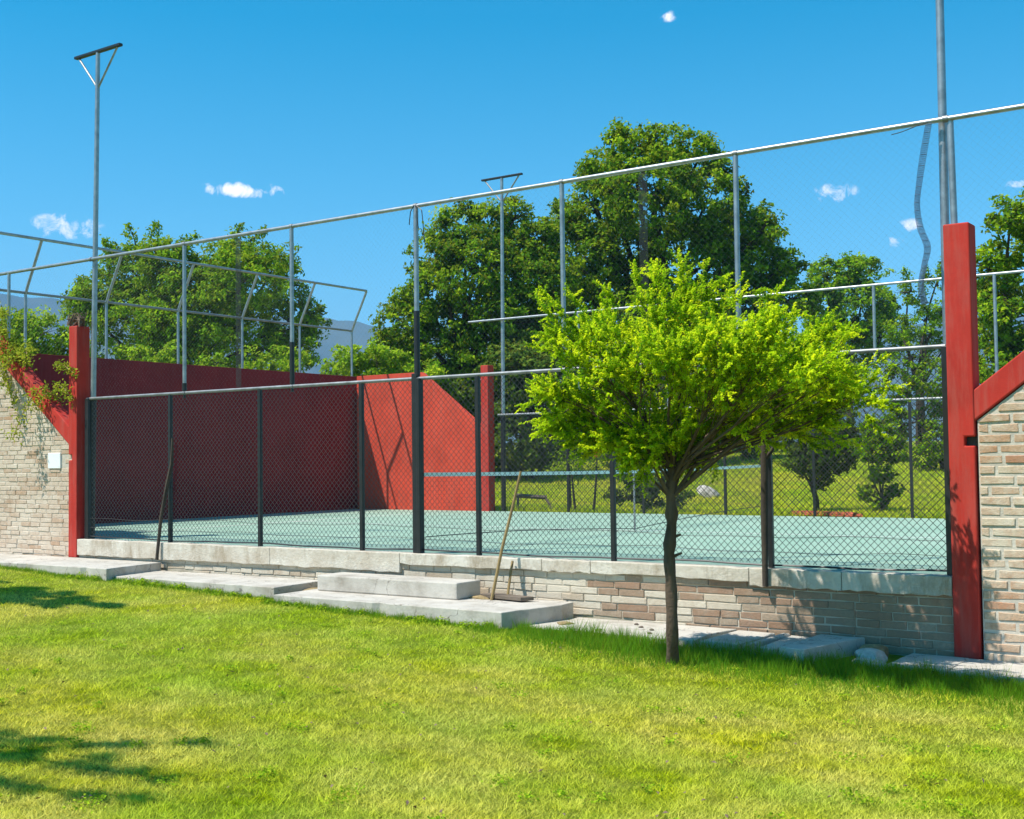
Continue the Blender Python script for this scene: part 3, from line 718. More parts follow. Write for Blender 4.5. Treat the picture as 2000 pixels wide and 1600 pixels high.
# ------------------------------------------------------------ vegetation
def branch(mb, a, b, r0, r1, bend=.12, n=5, sides=7):
    a = Vector(a); b = Vector(b); L = (b-a).length
    off = Vector((random.uniform(-1, 1), random.uniform(-1, 1), random.uniform(-.3, .6)))*L*bend
    pts = [a.lerp(b, i/n) + off*math.sin(math.pi*i/n) for i in range(n+1)]
    mb.tube(pts, [r0+(r1-r0)*i/n for i in range(n+1)], sides, False); return pts
def px_r(rp, D): return rp/FPX*D
def tree(px, D, lobes, mat, label, leaf=.12, dens=1.0, name='tree', cat='tree', trunk_r=.22, fork=.35, group=None, clump=.32, fluff=1.0, aspect=.55, bark='bark_dark', up=.5, spiky=0, base=None):
    b0 = at(px, D); zg = float(ground_z(np.array([b0[0]]), np.array([b0[1]]))[0]) if base is None else base
    root = empty(name, (b0[0], b0[1], zg-.05), label=label, cat=cat, group=group)
    wd = MB(); Cs, Ns, Vs, Ts = [], [], [], []
    cents = []
    for (lx, ly, lr) in lobes:
        r = px_r(lr*1.06, D); dd = rng.uniform(-.7, .7)*r*1.2
        c = at(lx, D, ly) + FWD*dd*np.array([1, 1, 0]); cents.append((c, r))
    topz = max(c[2]+r for c, r in cents); fz = zg + (topz-zg)*fork
    base_v = Vector((b0[0], b0[1], zg-.1)); fk = Vector((b0[0]+random.uniform(-.1, .1), b0[1], fz))
    wd.tube([base_v, base_v.lerp(fk, .5)+Vector((random.uniform(-.05, .05), 0, 0)), fk], [trunk_r, trunk_r*.8, trunk_r*.65], 9, False)
    for c, r in cents:
        pts = branch(wd, fk.lerp(base_v, random.uniform(0, .12)), Vector(c), trunk_r*.42, trunk_r*.1, .1)
        for k in range(7):
            d = rng.normal(size=3); d /= np.linalg.norm(d); d[2] = abs(d[2])*.6
            branch(wd, Vector(c) - Vector(d)*r*.1, Vector(c)+Vector(d)*r*.9, trunk_r*.1, trunk_r*.02, .15, 3, 4)
        ncl = max(8, int(dens*14*(r/clump)**2*.55))
        d = unit(rng.normal(size=(ncl, 3))); rad = r*rng.uniform(.35, 1.0, ncl)**.45
        stretch = 1 + fluff*.22*(rng.random(ncl)-.3)
        cc = c + d*(rad*stretch)[:, None]*np.array([1, 1, .92])
        leaf = leaf*1.0; per = max(20, int(26*(clump/leaf)**1.1*.55))
        cr = clump*rng.uniform(.5, 1.15, ncl)
        P = np.repeat(cc, per, 0) + unit(rng.normal(size=(ncl*per, 3)))*(np.repeat(cr, per)*rng.random(ncl*per)**.5)[:, None]*np.array([1, 1, .7])
        nn = np.repeat(d, per, 0)*.7 + rng.normal(size=(ncl*per, 3))*.75 + np.array([-.15, -.35, up])
        tone = np.repeat(rng.normal(0, .17, ncl), per) + rng.normal(.47, .17, ncl*per)
        Cs.append(P); Ns.append(nn); Vs.append(np.clip(tone, 0, 1))
    for (sx, sy, ex, ey) in (spiky or []):       # feathery leaders that stick out of the crown
        a = at(sx, D, sy); b = at(ex, D, ey); branch(wd, a, b, .035, .01, .1, 4, 4)
        nl = 170; tt = rng.random(nl)**.8; P = a + (b-a)*tt[:, None] + rng.normal(size=(nl, 3))*(.05+.16*(1-tt))[:, None]
        Cs.append(P); Ns.append(rng.normal(size=(nl, 3))+np.array([0, 0, .4])); Vs.append(np.clip(rng.normal(.5, .2, nl), 0, 1))
    wd.build('trunk', M[bark], root, smooth=True)
    C = np.concatenate(Cs); N = np.concatenate(Ns); v = np.concatenate(Vs)
    Ls = leaf*rng.uniform(.8, 1.6, len(C))
    leaves('crown', C, N, Ls, Ls*aspect, M[mat], root, v, kind='stuff')
    return len(C)
cnt = 0
TG = 'trees and bushes beyond the court'
cnt += tree(370, 37, [(200, 585, 58), (245, 520, 52), (300, 500, 40), (345, 530, 60), (390, 610, 85), (455, 505, 45), (490, 560, 80), (535, 510, 40), (560, 625, 62), (250, 630, 85), (330, 655, 80),
     (450, 660, 85), (585, 680, 45), (165, 600, 38), (600, 630, 25), (420, 560, 60), (300, 570, 60)], 'leaf_olive', 'feathery olive green tree behind the dark red end wall', .115, 1.15, clump=.34, aspect=.4,
     spiky=[(265, 500, 250, 440), (290, 490, 306, 436), (330, 500, 385, 460), (450, 480, 470, 440), (480, 480, 520, 450), (200, 560, 150, 545), (560, 560, 600, 560), (600, 620, 630, 600), (240, 500, 200, 470), (180, 570, 140, 580)])
cnt += tree(900, 40, [(852, 500, 48), (835, 575, 62), (800, 640, 62), (905, 450, 52), (955, 435, 48), (1005, 425, 42), (930, 540, 85), (1010, 560, 85), (870, 670, 80), (960, 690, 85), (765, 680, 38), (1020, 480, 45), (1000, 640, 70), (1040, 700, 50), (1050, 470, 42), (1060, 560, 60), (1070, 650, 60), (880, 760, 50), (930, 790, 50), (790, 710, 50)],
     'leaf_mid', 'rounded dark green tree left of the tallest tree', .12, 1.05, clump=.36)
cnt += tree(1290, 43, [(1232, 300, 55), (1300, 295, 50), (1185, 335, 45), (1362, 315, 50), (1150, 330, 20), (1165, 410, 72), (1255, 400, 95), (1370, 410, 92), (1445, 440, 66), (1105, 430, 40), (1120, 520, 80), (1225, 520, 95), (1350, 530, 105), (1465, 530, 70), (1525, 520, 42), (1110, 620, 75), (1240, 640, 90), (1440, 620, 90), (1540, 590, 50), (1480, 460, 36)],
     'leaf_mid', 'tallest dark green tree rising above the fence rail', .125, 1.1, clump=.40, trunk_r=.4)
cnt += tree(1665, 62, [(1610, 545, 36), (1655, 530, 30), (1700, 530, 34), (1600, 600, 46), (1670, 600, 62), (1725, 590, 32), (1640, 670, 60), (1720, 660, 50)], 'leaf_olive', 'small rounded olive tree between the tallest tree and the right pole', .15, 1.0, clump=.42)
cnt += tree(1800, 46, [(1780, 570, 28), (1835, 545, 24), (1812, 625, 44), (1765, 650, 34), (1840, 610, 30), (1850, 680, 40), (1790, 700, 40)], 'leaf_olive', 'thin see-through dull green tree just left of the right red column', .10, .42, clump=.30,
     spiky=[(1830, 560, 1842, 505), (1780, 570, 1765, 525), (1800, 590, 1808, 520)])
cnt += tree(2010, 27, [(1970, 440, 48), (2020, 420, 60), (2060, 520, 90), (1955, 520, 55), (1985, 620, 75), (1940, 620, 40), (2080, 400, 60), (1950, 720, 50), (2040, 700, 80)], 'leaf_mid', 'bright sunlit tree at the right edge behind the red column', .10, .85, clump=.28)
# bushes
def bush(px, D, lobes, mat, label, **k):
    k.setdefault('trunk_r', .06); k.setdefault('clump', .25); k.setdefault('leaf', .09)
    return tree(px, D, lobes, mat, label, name='bush', cat='bush', **k)
cnt += bush(720, 33, [(690, 705, 34), (740, 712, 40), (655, 730, 30), (790, 725, 36), (705, 740, 40), (830, 735, 34)], 'leaf_light', 'light green bush above the corner of the red walls')
cnt += bush(60, 31, [(20, 640, 42), (85, 655, 42), (135, 680, 36), (0, 700, 45), (60, 710, 50)], 'leaf_light', 'light green bush behind the pale brick wall')
cnt += bush(530, 31, [(500, 705, 24), (545, 705, 26), (580, 700, 22), (420, 715, 22), (280, 700, 24), (340, 700, 24)], 'leaf_light', 'low bright bush over the dark red end wall')
cnt += bush(1040, 34, [(990, 780, 55), (1010, 860, 55), (1060, 800, 60), (1060, 870, 45), (1120, 780, 60), (1130, 860, 40), (1000, 940, 34), (985, 985, 26), (1020, 740, 60), (1100, 720, 60), (990, 720, 50), (985, 930, 34), (1160, 820, 50), (1080, 840, 60), (900, 820, 40), (880, 780, 40)], 'leaf_dark', 'dark bush seen through the mesh right of the far column', leaf=.11)
cnt += bush(1230, 36, [(1190, 790, 60), (1250, 780, 60), (1210, 860, 40), (1270, 860, 45), (1320, 790, 60), (1390, 790, 60), (1340, 860, 50)], 'leaf_dark', 'dark bush behind the crown of the young tree', leaf=.11)
cnt += bush(1480, 38, [(1440, 800, 60), (1520, 790, 60), (1470, 860, 36), (1540, 720, 60), (1580, 790, 50), (1430, 720, 60)], 'leaf_dark', 'dark bush just right of the young tree crown', leaf=.11)
cnt += bush(1800, 40, [(1760, 740, 30), (1800, 790, 50), (1840, 740, 40), (1740, 850, 40), (1820, 860, 36), (1880, 820, 50), (1680, 850, 40), (1650, 740, 36)], 'leaf_mid', 'dark see-through bush left of the right red column', dens=.55, leaf=.11)
cnt += bush(1930, 24, [(1930, 760, 40), (1975, 760, 45), (1930, 850, 40), (2000, 860, 60)], 'leaf_mid', 'bush behind the mesh above the orange brick wall', dens=.7)
cnt += bush(1450, 44, [(1400, 888, 16), (1440, 884, 18), (1480, 882, 20), (1520, 884, 18), (1550, 888, 14)], 'leaf_light', 'light green hedge along the top of the sunny field', leaf=.10)
cnt += bush(1080, 40, [(1030, 895, 14), (1080, 898, 12), (1130, 898, 14), (1180, 895, 16), (1210, 890, 16)], 'leaf_light', 'light green bush at the field top right of the dark bush', leaf=.10)
# young trees close behind the far fence
cnt += tree(1592, 24.5, [(1560, 850, 38), (1605, 830, 42), (1650, 860, 36), (1590, 885, 42), (1640, 900, 28), (1555, 900, 24), (1600, 930, 24)], 'leaf_dark', 'small dark tree with clay tiles round its foot behind the far fence', .07, 1.0, trunk_r=.07, clump=.16, fork=.25)
cnt += tree(1715, 23.5, [(1715, 850, 36), (1690, 880, 28), (1745, 880, 28), (1715, 920, 22), (1690, 960, 14), (1745, 965, 16), (1712, 985, 12)], 'leaf_mid', 'small leafy tree with low side shoots behind the far fence', .085, .8, trunk_r=.05, clump=.15, fork=.15)
cnt += tree(1843, 33, [(1835, 870, 34), (1870, 880, 30), (1810, 890, 24)], 'leaf_mid', 'young tree in the field beside the right red column', .08, .9, trunk_r=.09, clump=.2, fork=.35)
cnt += tree(1255, 25, [(1200, 970, 14), (1240, 960, 22), (1290, 940, 30), (1270, 975, 22), (1335, 975, 16), (1230, 925, 22), (1300, 900, 26)], 'leaf_dark', 'low leafy shrub behind the far fence next to the trunk', .075, .7, name='shrub', cat='shrub', trunk_r=.03, clump=.14, fork=.1)
# two thin saplings behind the far fence
def sapling(px, D, topx, topy, label, red=False):
    a = at(px, D); z = float(ground_z(np.array([a[0]]), np.array([a[1]]))[0]); b = at(topx, D, topy)
    t = empty('sapling', (a[0], a[1], z), label=label, cat='sapling')
    mb = MB(); branch(mb, (a[0], a[1], z-.05), b, .03, .014, .03); mb.build('stem', M['bark_dark'], t, smooth=True)
    C = b + rng.normal(size=(260, 3))*np.array([.22, .22, .18]); leaves('leaf_cluster', C, rng.normal(size=(260, 3))+[0, 0, .4], .07, .035, M['leaf_mid'], t, kind='stuff')
sapling(1113, 25.2, 1111, 900, 'thin upright sapling in the sunny field left of the leaning one')
sapling(1123, 25.4, 1116, 910, 'thin sapling close beside the upright one')
sapling(1157, 25.2, 1166, 890, 'thin leaning sapling under the red stake')
a = at(1165, 25.1, 893); b = at(1164, 25.1, 846)
MB().tube([a, b], .045, 8).build('red_sleeve', M['redstake'], None, smooth=True, label='bright red tube on top of the leaning sapling', cat='tube')
# dark bench plank in field
a = at(1008, 26, 968); b = at(1068, 26, 972)
bn = empty('bench', tuple((a+b)/2), label='low dark plank bench in the field behind the far fence', cat='bench')
MB().tube([a, b], [.045, .045], 4).build('plank', M['plank'], bn)
for px, qx in ((1012, 1010), (1064, 1084)):
    c = at(px, 26, 972); q = at(qx, 25.8, 972); zg = float(ground_z(np.array([q[0]]), np.array([q[1]]))[0]); MB().tube([(q[0], q[1], zg-.03), (c[0], c[1], c[2])], .025, 6).build('leg', M['plank'], bn)
c = at(1383, 29, 945); zg = float(ground_z(np.array([c[0]]), np.array([c[1]]))[0])
o = rock('boulder', (c[0], c[1], zg+.07), (.34, .18, .17), 33, 'rock', 'pale boulder lying in the sunny field behind the net', 'boulder'); o.rotation_euler = (.3, .5, .6)
# clay tiles round the young tree foot
rr = random.Random(8)
for i in range(12):
    c = at(1556+i*9.5+rr.uniform(-2, 2), 22.35 - i*.07); zg = float(ground_z(np.array([c[0]]), np.array([c[1]]))[0])
    r_ = MB(); n = 7; L = .30; R = .075
    vs = []; ang = rr.uniform(-.5, .5)
    ux, uy = math.cos(ang), math.sin(ang)
    for e in (-.5, .5):
        for rad in (R, R-.014):
            for k in range(n): 
                th = math.pi*k/(n-1); lx = e*L; ly = rad*math.cos(th); vs.append((c[0]+lx*ux-ly*uy, c[1]+lx*uy+ly*ux+.12, zg+.02+rad*math.sin(th)))
    fs = [(k, k+1, 2*n+k+1, 2*n+k) for k in range(n-1)] + [(n+k+1, n+k, 3*n+k, 3*n+k+1) for k in range(n-1)]
    fs += [(k+1, k, n+k, n+k+1) for k in range(n-1)] + [(2*n+k, 2*n+k+1, 3*n+k+1, 3*n+k) for k in range(n-1)] + [(0, 2*n, 3*n, n), (n-1, 2*n-1, 4*n-1, 3*n-1)]
    r_.add(vs, fs).build('clay_tile', M['clay'], None, label='curved red clay tile in the row behind the far fence at the small tree', cat='tile', group='red clay tiles in a row behind the far fence')

# vine over the end of the pale brick wall
vt = empty('vine', (-7.6, 0, 2.6), label='yellow green creeper hanging over the brace of the left red column', cat='vine')
st = MB(); Cs = []; Ts = []
rr = random.Random(21)
for i in range(17):
    x = rr.uniform(-9.2, -7.5) if i < 15 else rr.uniform(-7.2, -6.7); dz = 3.05 - DS*max(0, x+8.4); 
    a = Vector((x, rr.uniform(-.02, .18), dz+.12)); 
    d = Vector((rr.uniform(-.2, .55), -rr.uniform(.1, .35), rr.uniform(-.5, .4)))
    if i % 3 == 0: d.z = abs(d.z)
    pts = [a, a+d*.5+Vector((0, 0, .08)), a+d+Vector((0, 0, -.02)), a+d*1.35+Vector((0, 0, -.2))]
    cp = catmull(pts, 4); st.tube(cp, .006, 4)
    for q in cp:
        for k in range(17): Cs.append(tuple(q+Vector((rr.gauss(0, .07), rr.gauss(0, .06), rr.gauss(0, .05)))))
# two hanging tendrils
for (x0, z0, x1, z1) in [(-6.55, 2.2, -6.2, 2.0), (-6.6, 2.5, -6.15, 2.35), (-7.9, 2.4, -7.6, 2.0)]:
    cp = catmull([(x0, -.14, z0), ((x0+x1)/2, -.17, (z0+z1)/2+.05), (x1, -.16, z1)], 5); st.tube(cp, .008, 4)
    for q in cp:
        for k in range(12): Cs.append(tuple(q+Vector((rr.gauss(0, .04), rr.gauss(0, .03), rr.gauss(0, .04)))))
st.build('stem', M['wood'], vt, kind='stuff')
C = np.array(Cs); leaves('leaf_mass', C, rng.normal(size=C.shape)+[-.2, -.4, .8], rng.uniform(.04, .075, len(C)), .028, M['vine'], vt, kind='stuff')

# ------------------------------------------------------------ the young tree in front
TB = Vector((4.02, -1.52, lz(4.0)-.02)); DT = 10.35
yt = empty('young_tree', TB, label='young tree with bright yellow green feathery crown in front of the court', cat='tree')
wd = MB()
fork = Vector(at(1313, DT, 920)); fork.y = -1.5
tp = [TB+Vector((0, 0, -.1)), Vector(at(1313, DT, 1240)), Vector(at(1311, DT, 1150)), Vector(at(1307, DT, 1080)), Vector(at(1312, DT, 1020)), Vector(at(1310, DT, 960)), Vector(at(1314, DT, 915))]
tc_ = catmull(tp, 4); nr = len(tc_)
rad = [.052-.012*i/nr + .004*math.sin(i*1.9) + (.012 if i in (13, 17) else 0) + (.02*max(0, 1-i/3)) for i in range(nr)]
wd.tube(tc_, rad, 12, False)
for (sx, sy, ex, ey) in [(1325, 1086, 1332, 1080), (1322, 1050, 1330, 1044)]:
    wd.tube([Vector(at(sx-8, DT, sy)), Vector(at(ex, DT-.02, ey))], [.016, .011], 6)
Yp = lambda px, py, dd: at(px, DT, py) + np.array([FWD[0], FWD[1], 0])*dd
lob = [(1130, 700, 85, -.1), (1105, 800, 48, .2), (1190, 620, 72, .2), (1280, 590, 62, -.2), (1240, 715, 110, -.4), (1390, 610, 72, .3), (1385, 725, 120, -.6), (1480, 640, 85, 0), (1520, 745, 95, -.3),
       (1600, 690, 78, .3), (1640, 760, 58, .1), (1290, 830, 70, 0), (1420, 830, 62, .2), (1700, 790, 36, .1), (1210, 820, 50, .4), (1640, 650, 40, .3), (1330, 560, 45, .1), (1330, 670, 90, .45), (1550, 830, 40, .2), (1450, 720, 90, .5), (1170, 760, 70, .4), (1100, 640, 40, .1), (1120, 850, 34, .1), (1190, 870, 40, .2), (1255, 890, 36, -.1), (1340, 890, 30, .1), (1075, 770, 30, 0), (1450, 720, 60, -1.0), (1530, 745, 58, -1.2), (1590, 760, 38, -1.0), (1380, 700, 60, -.9), (1290, 720, 50, -.8), (1480, 660, 40, -1.1), (1500, 850, 40, .1), (1580, 840, 36, .1), (1640, 830, 30, .2), (1370, 870, 40, .1), (1440, 800, 70, -.3), (1300, 860, 50, -.2), (1220, 850, 50, .0), (1560, 790, 60, -.3)]
SC, ST = [], []
def add_spray(pos, d): SC.append(pos); ST.append(d)
fk = Vector(tc_[-1])
lob = [(1375+(a-1375)*(.84 if a > 1375 else .96), 752+(b_-752)*(.86 if b_ < 745 else .96), c*.86, (d-.4 if a > 1590 else d)) for a, b_, c, d in lob]
for (lx, ly, lr, dd) in lob:
    c = Yp(lx, ly, dd); r = px_r(lr, DT); c[1] = min(c[1], -.25-r*.5)
    s0 = tc_[-1-random.choice([0, 0, 1, 3, 5])]
    pts = branch(wd, s0, Vector(c), .020 if lr > 60 else .014, .005, .10, 8, 6)
    nb = int(16*(lr/80)**1.6)+6
    for k in range(nb):
        d = rng.normal(size=3); d /= np.linalg.norm(d)
        if d[2] < -.4: d[2] *= .4
        s_ = pts[random.randint(3, 8)]; e = Vector(c + d*r*rng.uniform(.45, 1.38)*np.array([1, 1, .85]))
        if e.y > -.12: e.y = -.12
        q = branch(wd, s_, e, .0045, .002, .12, 4, 4)
        for ii_, (a_, b_) in enumerate(zip(q[:-1], q[1:])):
            for m_ in range((0, 2, 3, 4)[ii_]):
                p0 = a_.lerp(b_, random.random()); dr = (b_-a_).normalized()*.7 + Vector(rng.normal(size=3))*.75 + Vector((0, 0, .3))
                add_spray(p0+Vector(rng.normal(size=3))*.01, dr.normalized())
        for m_ in range(5): add_spray(q[-1]+Vector(rng.normal(size=3))*.025, ((q[-1]-q[-2]).normalized()+Vector(rng.normal(size=3))*.6+Vector((0, 0, .3))).normalized())
# leaders poking out of the top, and stray shoots at the lower left
for (ax_, ay_, bx, by, dd) in [(1335, 590, 1330, 530, 0), (1380, 560, 1425, 540, .1), (1250, 570, 1240, 530, 0), (1200, 590, 1180, 560, .1), (1290, 560, 1275, 525, -.1), (1420, 590, 1500, 560, .1),
      (1480, 590, 1530, 565, .2), (1130, 650, 1085, 600, 0), (1090, 690, 1050, 680, 0), (1090, 770, 1030, 790, .1), (1110, 800, 1040, 850, -.1), (1120, 830, 1060, 830, .2), (1160, 840, 1120, 870, 0),
      (1680, 720, 1740, 700, .1), (1700, 780, 1755, 800, .1), (1640, 660, 1690, 640, .2), (1700, 760, 1745, 760, -.1), (1620, 840, 1690, 870, .2), (1560, 850, 1640, 870, 0), (1100, 600, 1060, 575, .1), (1700, 800, 1740, 850, .2)]:
    a_ = Vector(Yp(ax_, ay_, dd)); b_ = Vector(Yp(bx, by, dd)); a_.y = min(a_.y, -.15); b_.y = min(b_.y, -.12)
    q = branch(wd, a_, b_, .005, .002, .08, 5, 4)
    for i in range(5):
        for m_ in range(3): add_spray(q[i].lerp(q[i+1], random.random()), ((q[i+1]-q[i]).normalized()*.8+Vector(rng.normal(size=3))*.6).normalized())
for i in range(70):
    lx, ly, lr, dd = random.choice(lob); c = Vector(Yp(lx, ly, dd)); r = px_r(lr, DT); c.y = min(c.y, -.25-r*.5)
    ctr = Vector(Yp(1390, 760, 0)); d = (c-ctr).normalized()*.9 + Vector(rng.normal(size=3))*.45 + Vector((0, 0, .15)); d.normalize()
    a_ = c + d*r*.7; b_ = c + d*(r*.9+random.uniform(.08, .22)); b_.z += random.uniform(-.06, .12); b_.y = min(b_.y, -.12); a_.y = min(a_.y, -.15)
    q = branch(wd, a_, b_, .0045, .0015, .14, 5, 4)
    for j in range(5):
        for m_ in range(3): add_spray(q[j].lerp(q[j+1], random.random()), ((q[j+1]-q[j]).normalized()*.9+Vector(rng.normal(size=3))*.55).normalized())
wd.build('trunk', M['bark'], yt, smooth=True)
SC = np.array([tuple(q) for q in SC]); ST = np.array([tuple(q) for q in ST]); ns = len(SC)
PER = 22
slen = rng.uniform(.07, .17, ns); tt = np.tile(np.linspace(.05, 1, PER), (ns, 1)) + rng.uniform(-.03, .03, (ns, PER))
A1 = unit(np.cross(ST, rng.normal(size=(ns, 3)))); A2 = np.cross(ST, A1)
ang = rng.uniform(0, 6.28, (ns, PER)); w_ = (.012*np.sqrt(np.clip(1.1-tt, 0, 1)))
rad3 = (A1[:, None]*np.cos(ang)[..., None] + A2[:, None]*np.sin(ang)[..., None])
C = SC[:, None] + ST[:, None]*(tt*slen[:, None])[..., None] + rad3*w_[..., None]
T = (rad3*.9 + ST[:, None]*.6).reshape(-1, 3); N = (rng.normal(size=(ns, PER, 3))*.5 + np.array([-.2, -.6, .75])).reshape(-1, 3)
vv = np.clip(np.repeat(rng.normal(.52, .36, ns), PER)+rng.normal(0, .12, ns*PER), 0, 1)
leaves('crown', C.reshape(-1, 3), N, rng.uniform(.022, .036, ns*PER), .0145, M['fg'], yt, vv, T=T, kind='stuff')

# trees left of the picture: only their shade on the lawn is seen
def shade_tree(base, tips, label, lr=.5, nleaf=1600, ls=.036):
    t = empty('tree', (base[0], base[1], lz(base[0])), label=label, cat='tree')
    mb = MB(); f = Vector((base[0], base[1], 1.6)); mb.tube([(base[0], base[1], lz(base[0])-.1), f], [.14, .1], 8)
    Cs = []
    for e in tips:
        q = branch(mb, f, Vector(e), .05, .012, .08, 8, 6)
        for k in range(3, 9):
            for m_ in range(3):
                d = Vector((random.uniform(-.2, .9), random.uniform(-.5, .5), random.uniform(-.1, .3)))*lr
                b_ = branch(mb, q[k], q[k]+d, .010, .004, .1, 4, 4)
                for z_ in b_: Cs += [tuple(z_+Vector(rng.normal(size=3))*.05) for _ in range(nleaf//110)]
    mb.build('trunk', M['bark'], t, smooth=True)
    C = np.array(Cs); leaves('crown', C, rng.normal(size=C.shape)+[0, 0, .5], ls, ls*.5, M['fg'], t, kind='stuff')
shade_tree((-1.8, -9.2), [(2.15, -7.25, 2.0), (2.8, -8.2, 2.05), (2.3, -8.0, 2.2), (1.5, -8.1, 2.1), (1.3, -7.9, 2.4), (1.9, -8.5, 2.0), (2.6, -7.9, 2.1), (1.8, -7.6, 2.2), (2.5, -8.4, 2.15), (2.0, -7.8, 2.0)], 'spreading tree outside the left edge shading the lawn corner', .2, 3000)
shade_tree((-9.2, -6.2), [(-3.7, -4.35, 3.5), (-4.5, -4.3, 3.5), (-5.6, -4.1, 3.4), (-4.2, -4.7, 3.3), (-5.2, -4.5, 3.7), (-6.4, -4.0, 3.3), (-4.9, -4.4, 3.3), (-6.0, -4.6, 3.6), (-3.9, -4.55, 3.7), (-4.4, -4.5, 3.4), (-4.9, -4.2, 3.6), (-5.4, -4.3, 3.3), (-4.1, -4.4, 3.35), (-6.6, -4.4, 3.5)], 'tree outside the left edge shading the grass by the slabs', .32, 7000, .09)

# ------------------------------------------------------------ grass
def blades(name, P, h, lean, wd_, mat, v, **k):
    n = len(P); a = rng.uniform(0, 6.283, n); sd_ = np.stack([np.cos(a), np.sin(a), np.zeros(n)], 1)
    b = rng.uniform(0, 6.283, n); ln = np.stack([np.cos(b), np.sin(b), np.zeros(n)], 1)*(h*lean)[:, None]
    tip = P + ln; tip[:, 2] += h
    V = np.stack([P-sd_*wd_[:, None]/2, P+sd_*wd_[:, None]/2, tip], 1).reshape(-1, 3)
    return fast_mesh(name, V, np.arange(3*n).reshape(-1, 3), mat, None, np.repeat(v, 3), nv=3, **k)
NB = 720000
D = 4.4*np.exp(rng.random(NB)*math.log(25/4.4)); th = math.atan2(FWD[0], FWD[1]) + rng.uniform(-.50, .47, NB)
X = CAM[0]+D*np.sin(th); Y = CAM[1]+D*np.cos(th)
def front_edge(X):
    return np.select([X < -4.2, X < -1.2, X < 2.1, X < 5.1, X < 8.5], [-1.12, -1.0, -1.2, -1.04, -.88], -.12)
ok = (Y < front_edge(X)-.0) & (X > -16)
X, Y, D = X[ok], Y[ok], D[ok]; n = len(X); P2 = np.stack([X, Y], 1)
Z = ground_z(X, Y)-.004
n1 = vnoise(P2, .09, 1); n2 = vnoise(P2, .35, 2); n3 = vnoise(P2, .035, 4)
hh = (.009 + .015*n1 + .006*n2 + .017*n3)*rng.uniform(.6, 1.3, n)
vv = np.clip(.02+.40*n1+.50*n3+rng.normal(0, .16, n)+.2*(n2-.5), 0, 1)
blades('lawn_grass', np.stack([X, Y, Z], 1), hh, rng.uniform(.4, 1.9, n), .0028+.00042*D, M['blade'], vv, label='short mown yellow green lawn grass', cat='grass', kind='stuff')
# taller fresh grass against the slabs
nt_ = 95000; X = rng.uniform(-10, 8.6, nt_)
right = np.clip((X-1.6)/1.2, 0, 1)
wband = .10 + .10*vnoise(np.stack([X, X*0], 1), .6, 7) + right*.50
off = np.abs(rng.normal(0, 1, nt_))*wband*.6
Y = front_edge(X) - off + .01; keep = (rng.random(nt_) < .30+.70*right) 
X, Y, off, right, wband = X[keep], Y[keep], off[keep], right[keep], wband[keep]; n = len(X)
cl = vnoise(np.stack([X, Y], 1), .12, 9)
hh = (.04+.06*cl + right*(.03+.09*cl))*rng.uniform(.5, 1.25, n)*(1-.55*np.clip(off/(wband*1.3), 0, 1))
blades('tall_grass', np.stack([X, Y, ground_z(X, Y)-.005], 1), hh, rng.uniform(.05, .8, n), rng.uniform(.004, .008, n), M['tall'], np.clip(rng.normal(.45, .22, n), 0, 1),
       label='longer fresh green grass growing against the slabs', cat='grass', kind='stuff')
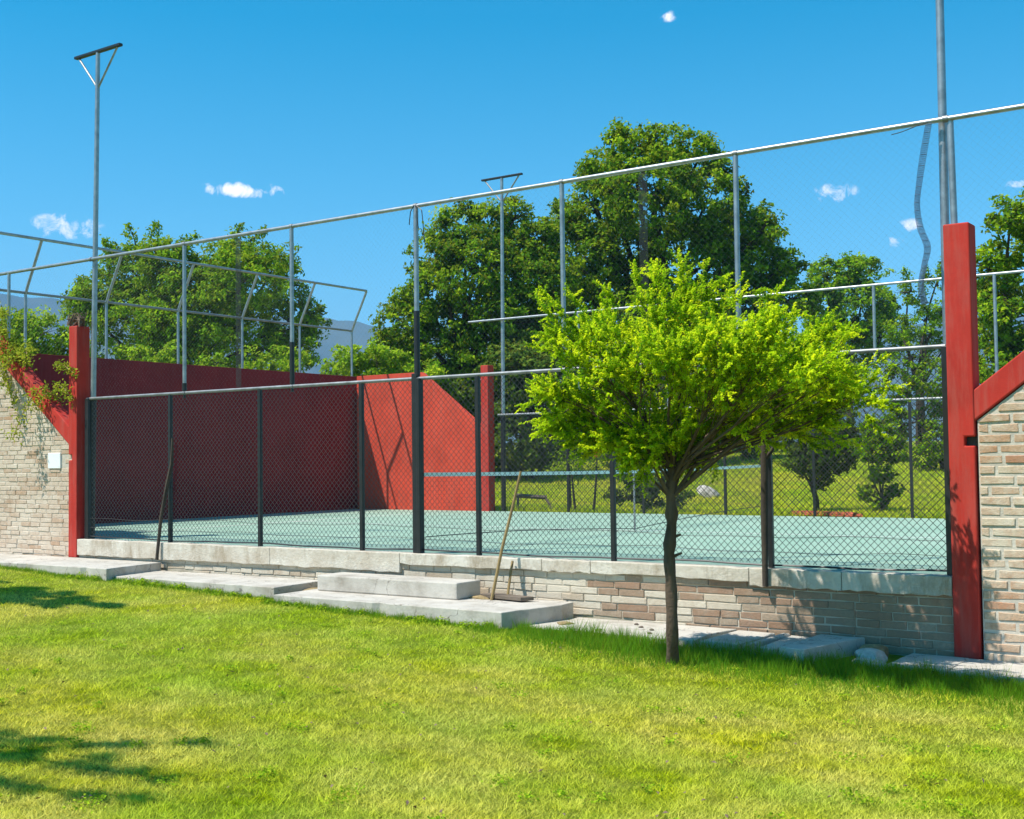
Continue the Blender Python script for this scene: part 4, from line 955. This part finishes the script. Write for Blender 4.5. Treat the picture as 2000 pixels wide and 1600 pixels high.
# weeds at the slab foot
Cs, Ns = [], []
for i in range(46):
    x = rng.uniform(-5, 1.9) if i < 36 else rng.uniform(5.2, 7); y = float(front_edge(np.array([x]))[0])-rng.uniform(.0, .12); z = float(ground_z(np.array([x]), np.array([y]))[0]); r = rng.uniform(.05, .11)
    k = 110; d = unit(rng.normal(size=(k, 3))); d[:, 2] = np.abs(d[:, 2]); Cs.append(np.array([x, y, z]) + d*r*rng.uniform(.3, 1, (k, 1))); Ns.append(d+rng.normal(size=(k, 3))*.5)
C = np.concatenate(Cs); leaves('weeds', C, np.concatenate(Ns), .03, .014, M['leaf_light'], None, label='small leafy weeds along the front edge of the slabs', cat='weeds', kind='stuff')
nc = 150; D = rng.uniform(5.2, 13, nc); th = math.atan2(FWD[0], FWD[1]) + rng.uniform(-.42, .42, nc); X = CAM[0]+D*np.sin(th); Y = CAM[1]+D*np.cos(th); ok = Y < -1.6; X, Y = X[ok], Y[ok]
Cs, Ns = [], []
for x, y in zip(X, Y):
    k = 46; r = rng.uniform(.03, .10); z = float(ground_z(np.array([x]), np.array([y]))[0]); pp = rng.normal(size=(k, 2))*r*.5
    Cs.append(np.stack([x+pp[:, 0], y+pp[:, 1], z+rng.uniform(.015, .05, k)], 1)); Ns.append(rng.normal(size=(k, 3))*.45+[0, 0, 1])
C = np.concatenate(Cs); leaves('clover', C, np.concatenate(Ns), .018, .016, M['leaf_light'], None, label='small clover and weed patches among the lawn grass', cat='clover', kind='stuff')
# fallen leaves and bits on the lawn
nl = 260; D = rng.uniform(5, 14, nl); th = math.atan2(FWD[0], FWD[1]) + rng.uniform(-.42, .42, nl); X = CAM[0]+D*np.sin(th); Y = CAM[1]+D*np.cos(th); ok = Y < -1.3; X, Y = X[ok], Y[ok]
leaves('fallen_leaves', np.stack([X, Y, ground_z(X, Y)+.035], 1), rng.normal(size=(len(X), 3))*.3+[0, 0, 1], rng.uniform(.02, .04, len(X)), .02, M['dead'], None, label='scattered dry leaves lying on the lawn', cat='leaves', kind='stuff')
# field grass beyond
nf = 110000; D = rng.uniform(20, 48, nf)**1.0; th = math.atan2(FWD[0], FWD[1]) + rng.uniform(-.05, .42, nf)
X = CAM[0]+D*np.sin(th); Y = CAM[1]+D*np.cos(th); ok = Y > 10.12; X, Y, D = X[ok], Y[ok], D[ok]; n = len(X)
n1 = vnoise(np.stack([X, Y], 1), .5, 12)
edge = np.exp(-(Y-10.15)/.35)
blades('field_grass', np.stack([X, Y, ground_z(X, Y)-.01], 1), (.04+.06*n1+.08*edge)*rng.uniform(.6, 1.3, n), rng.uniform(.2, 1.0, n), np.full(n, .02), M['fieldblade'], np.clip(.3+.4*n1+rng.normal(0, .15, n), 0, 1),
       label='rough sunny field grass beyond the far fence', cat='grass', kind='stuff')
print('leaves', cnt, 'sprays', ns)
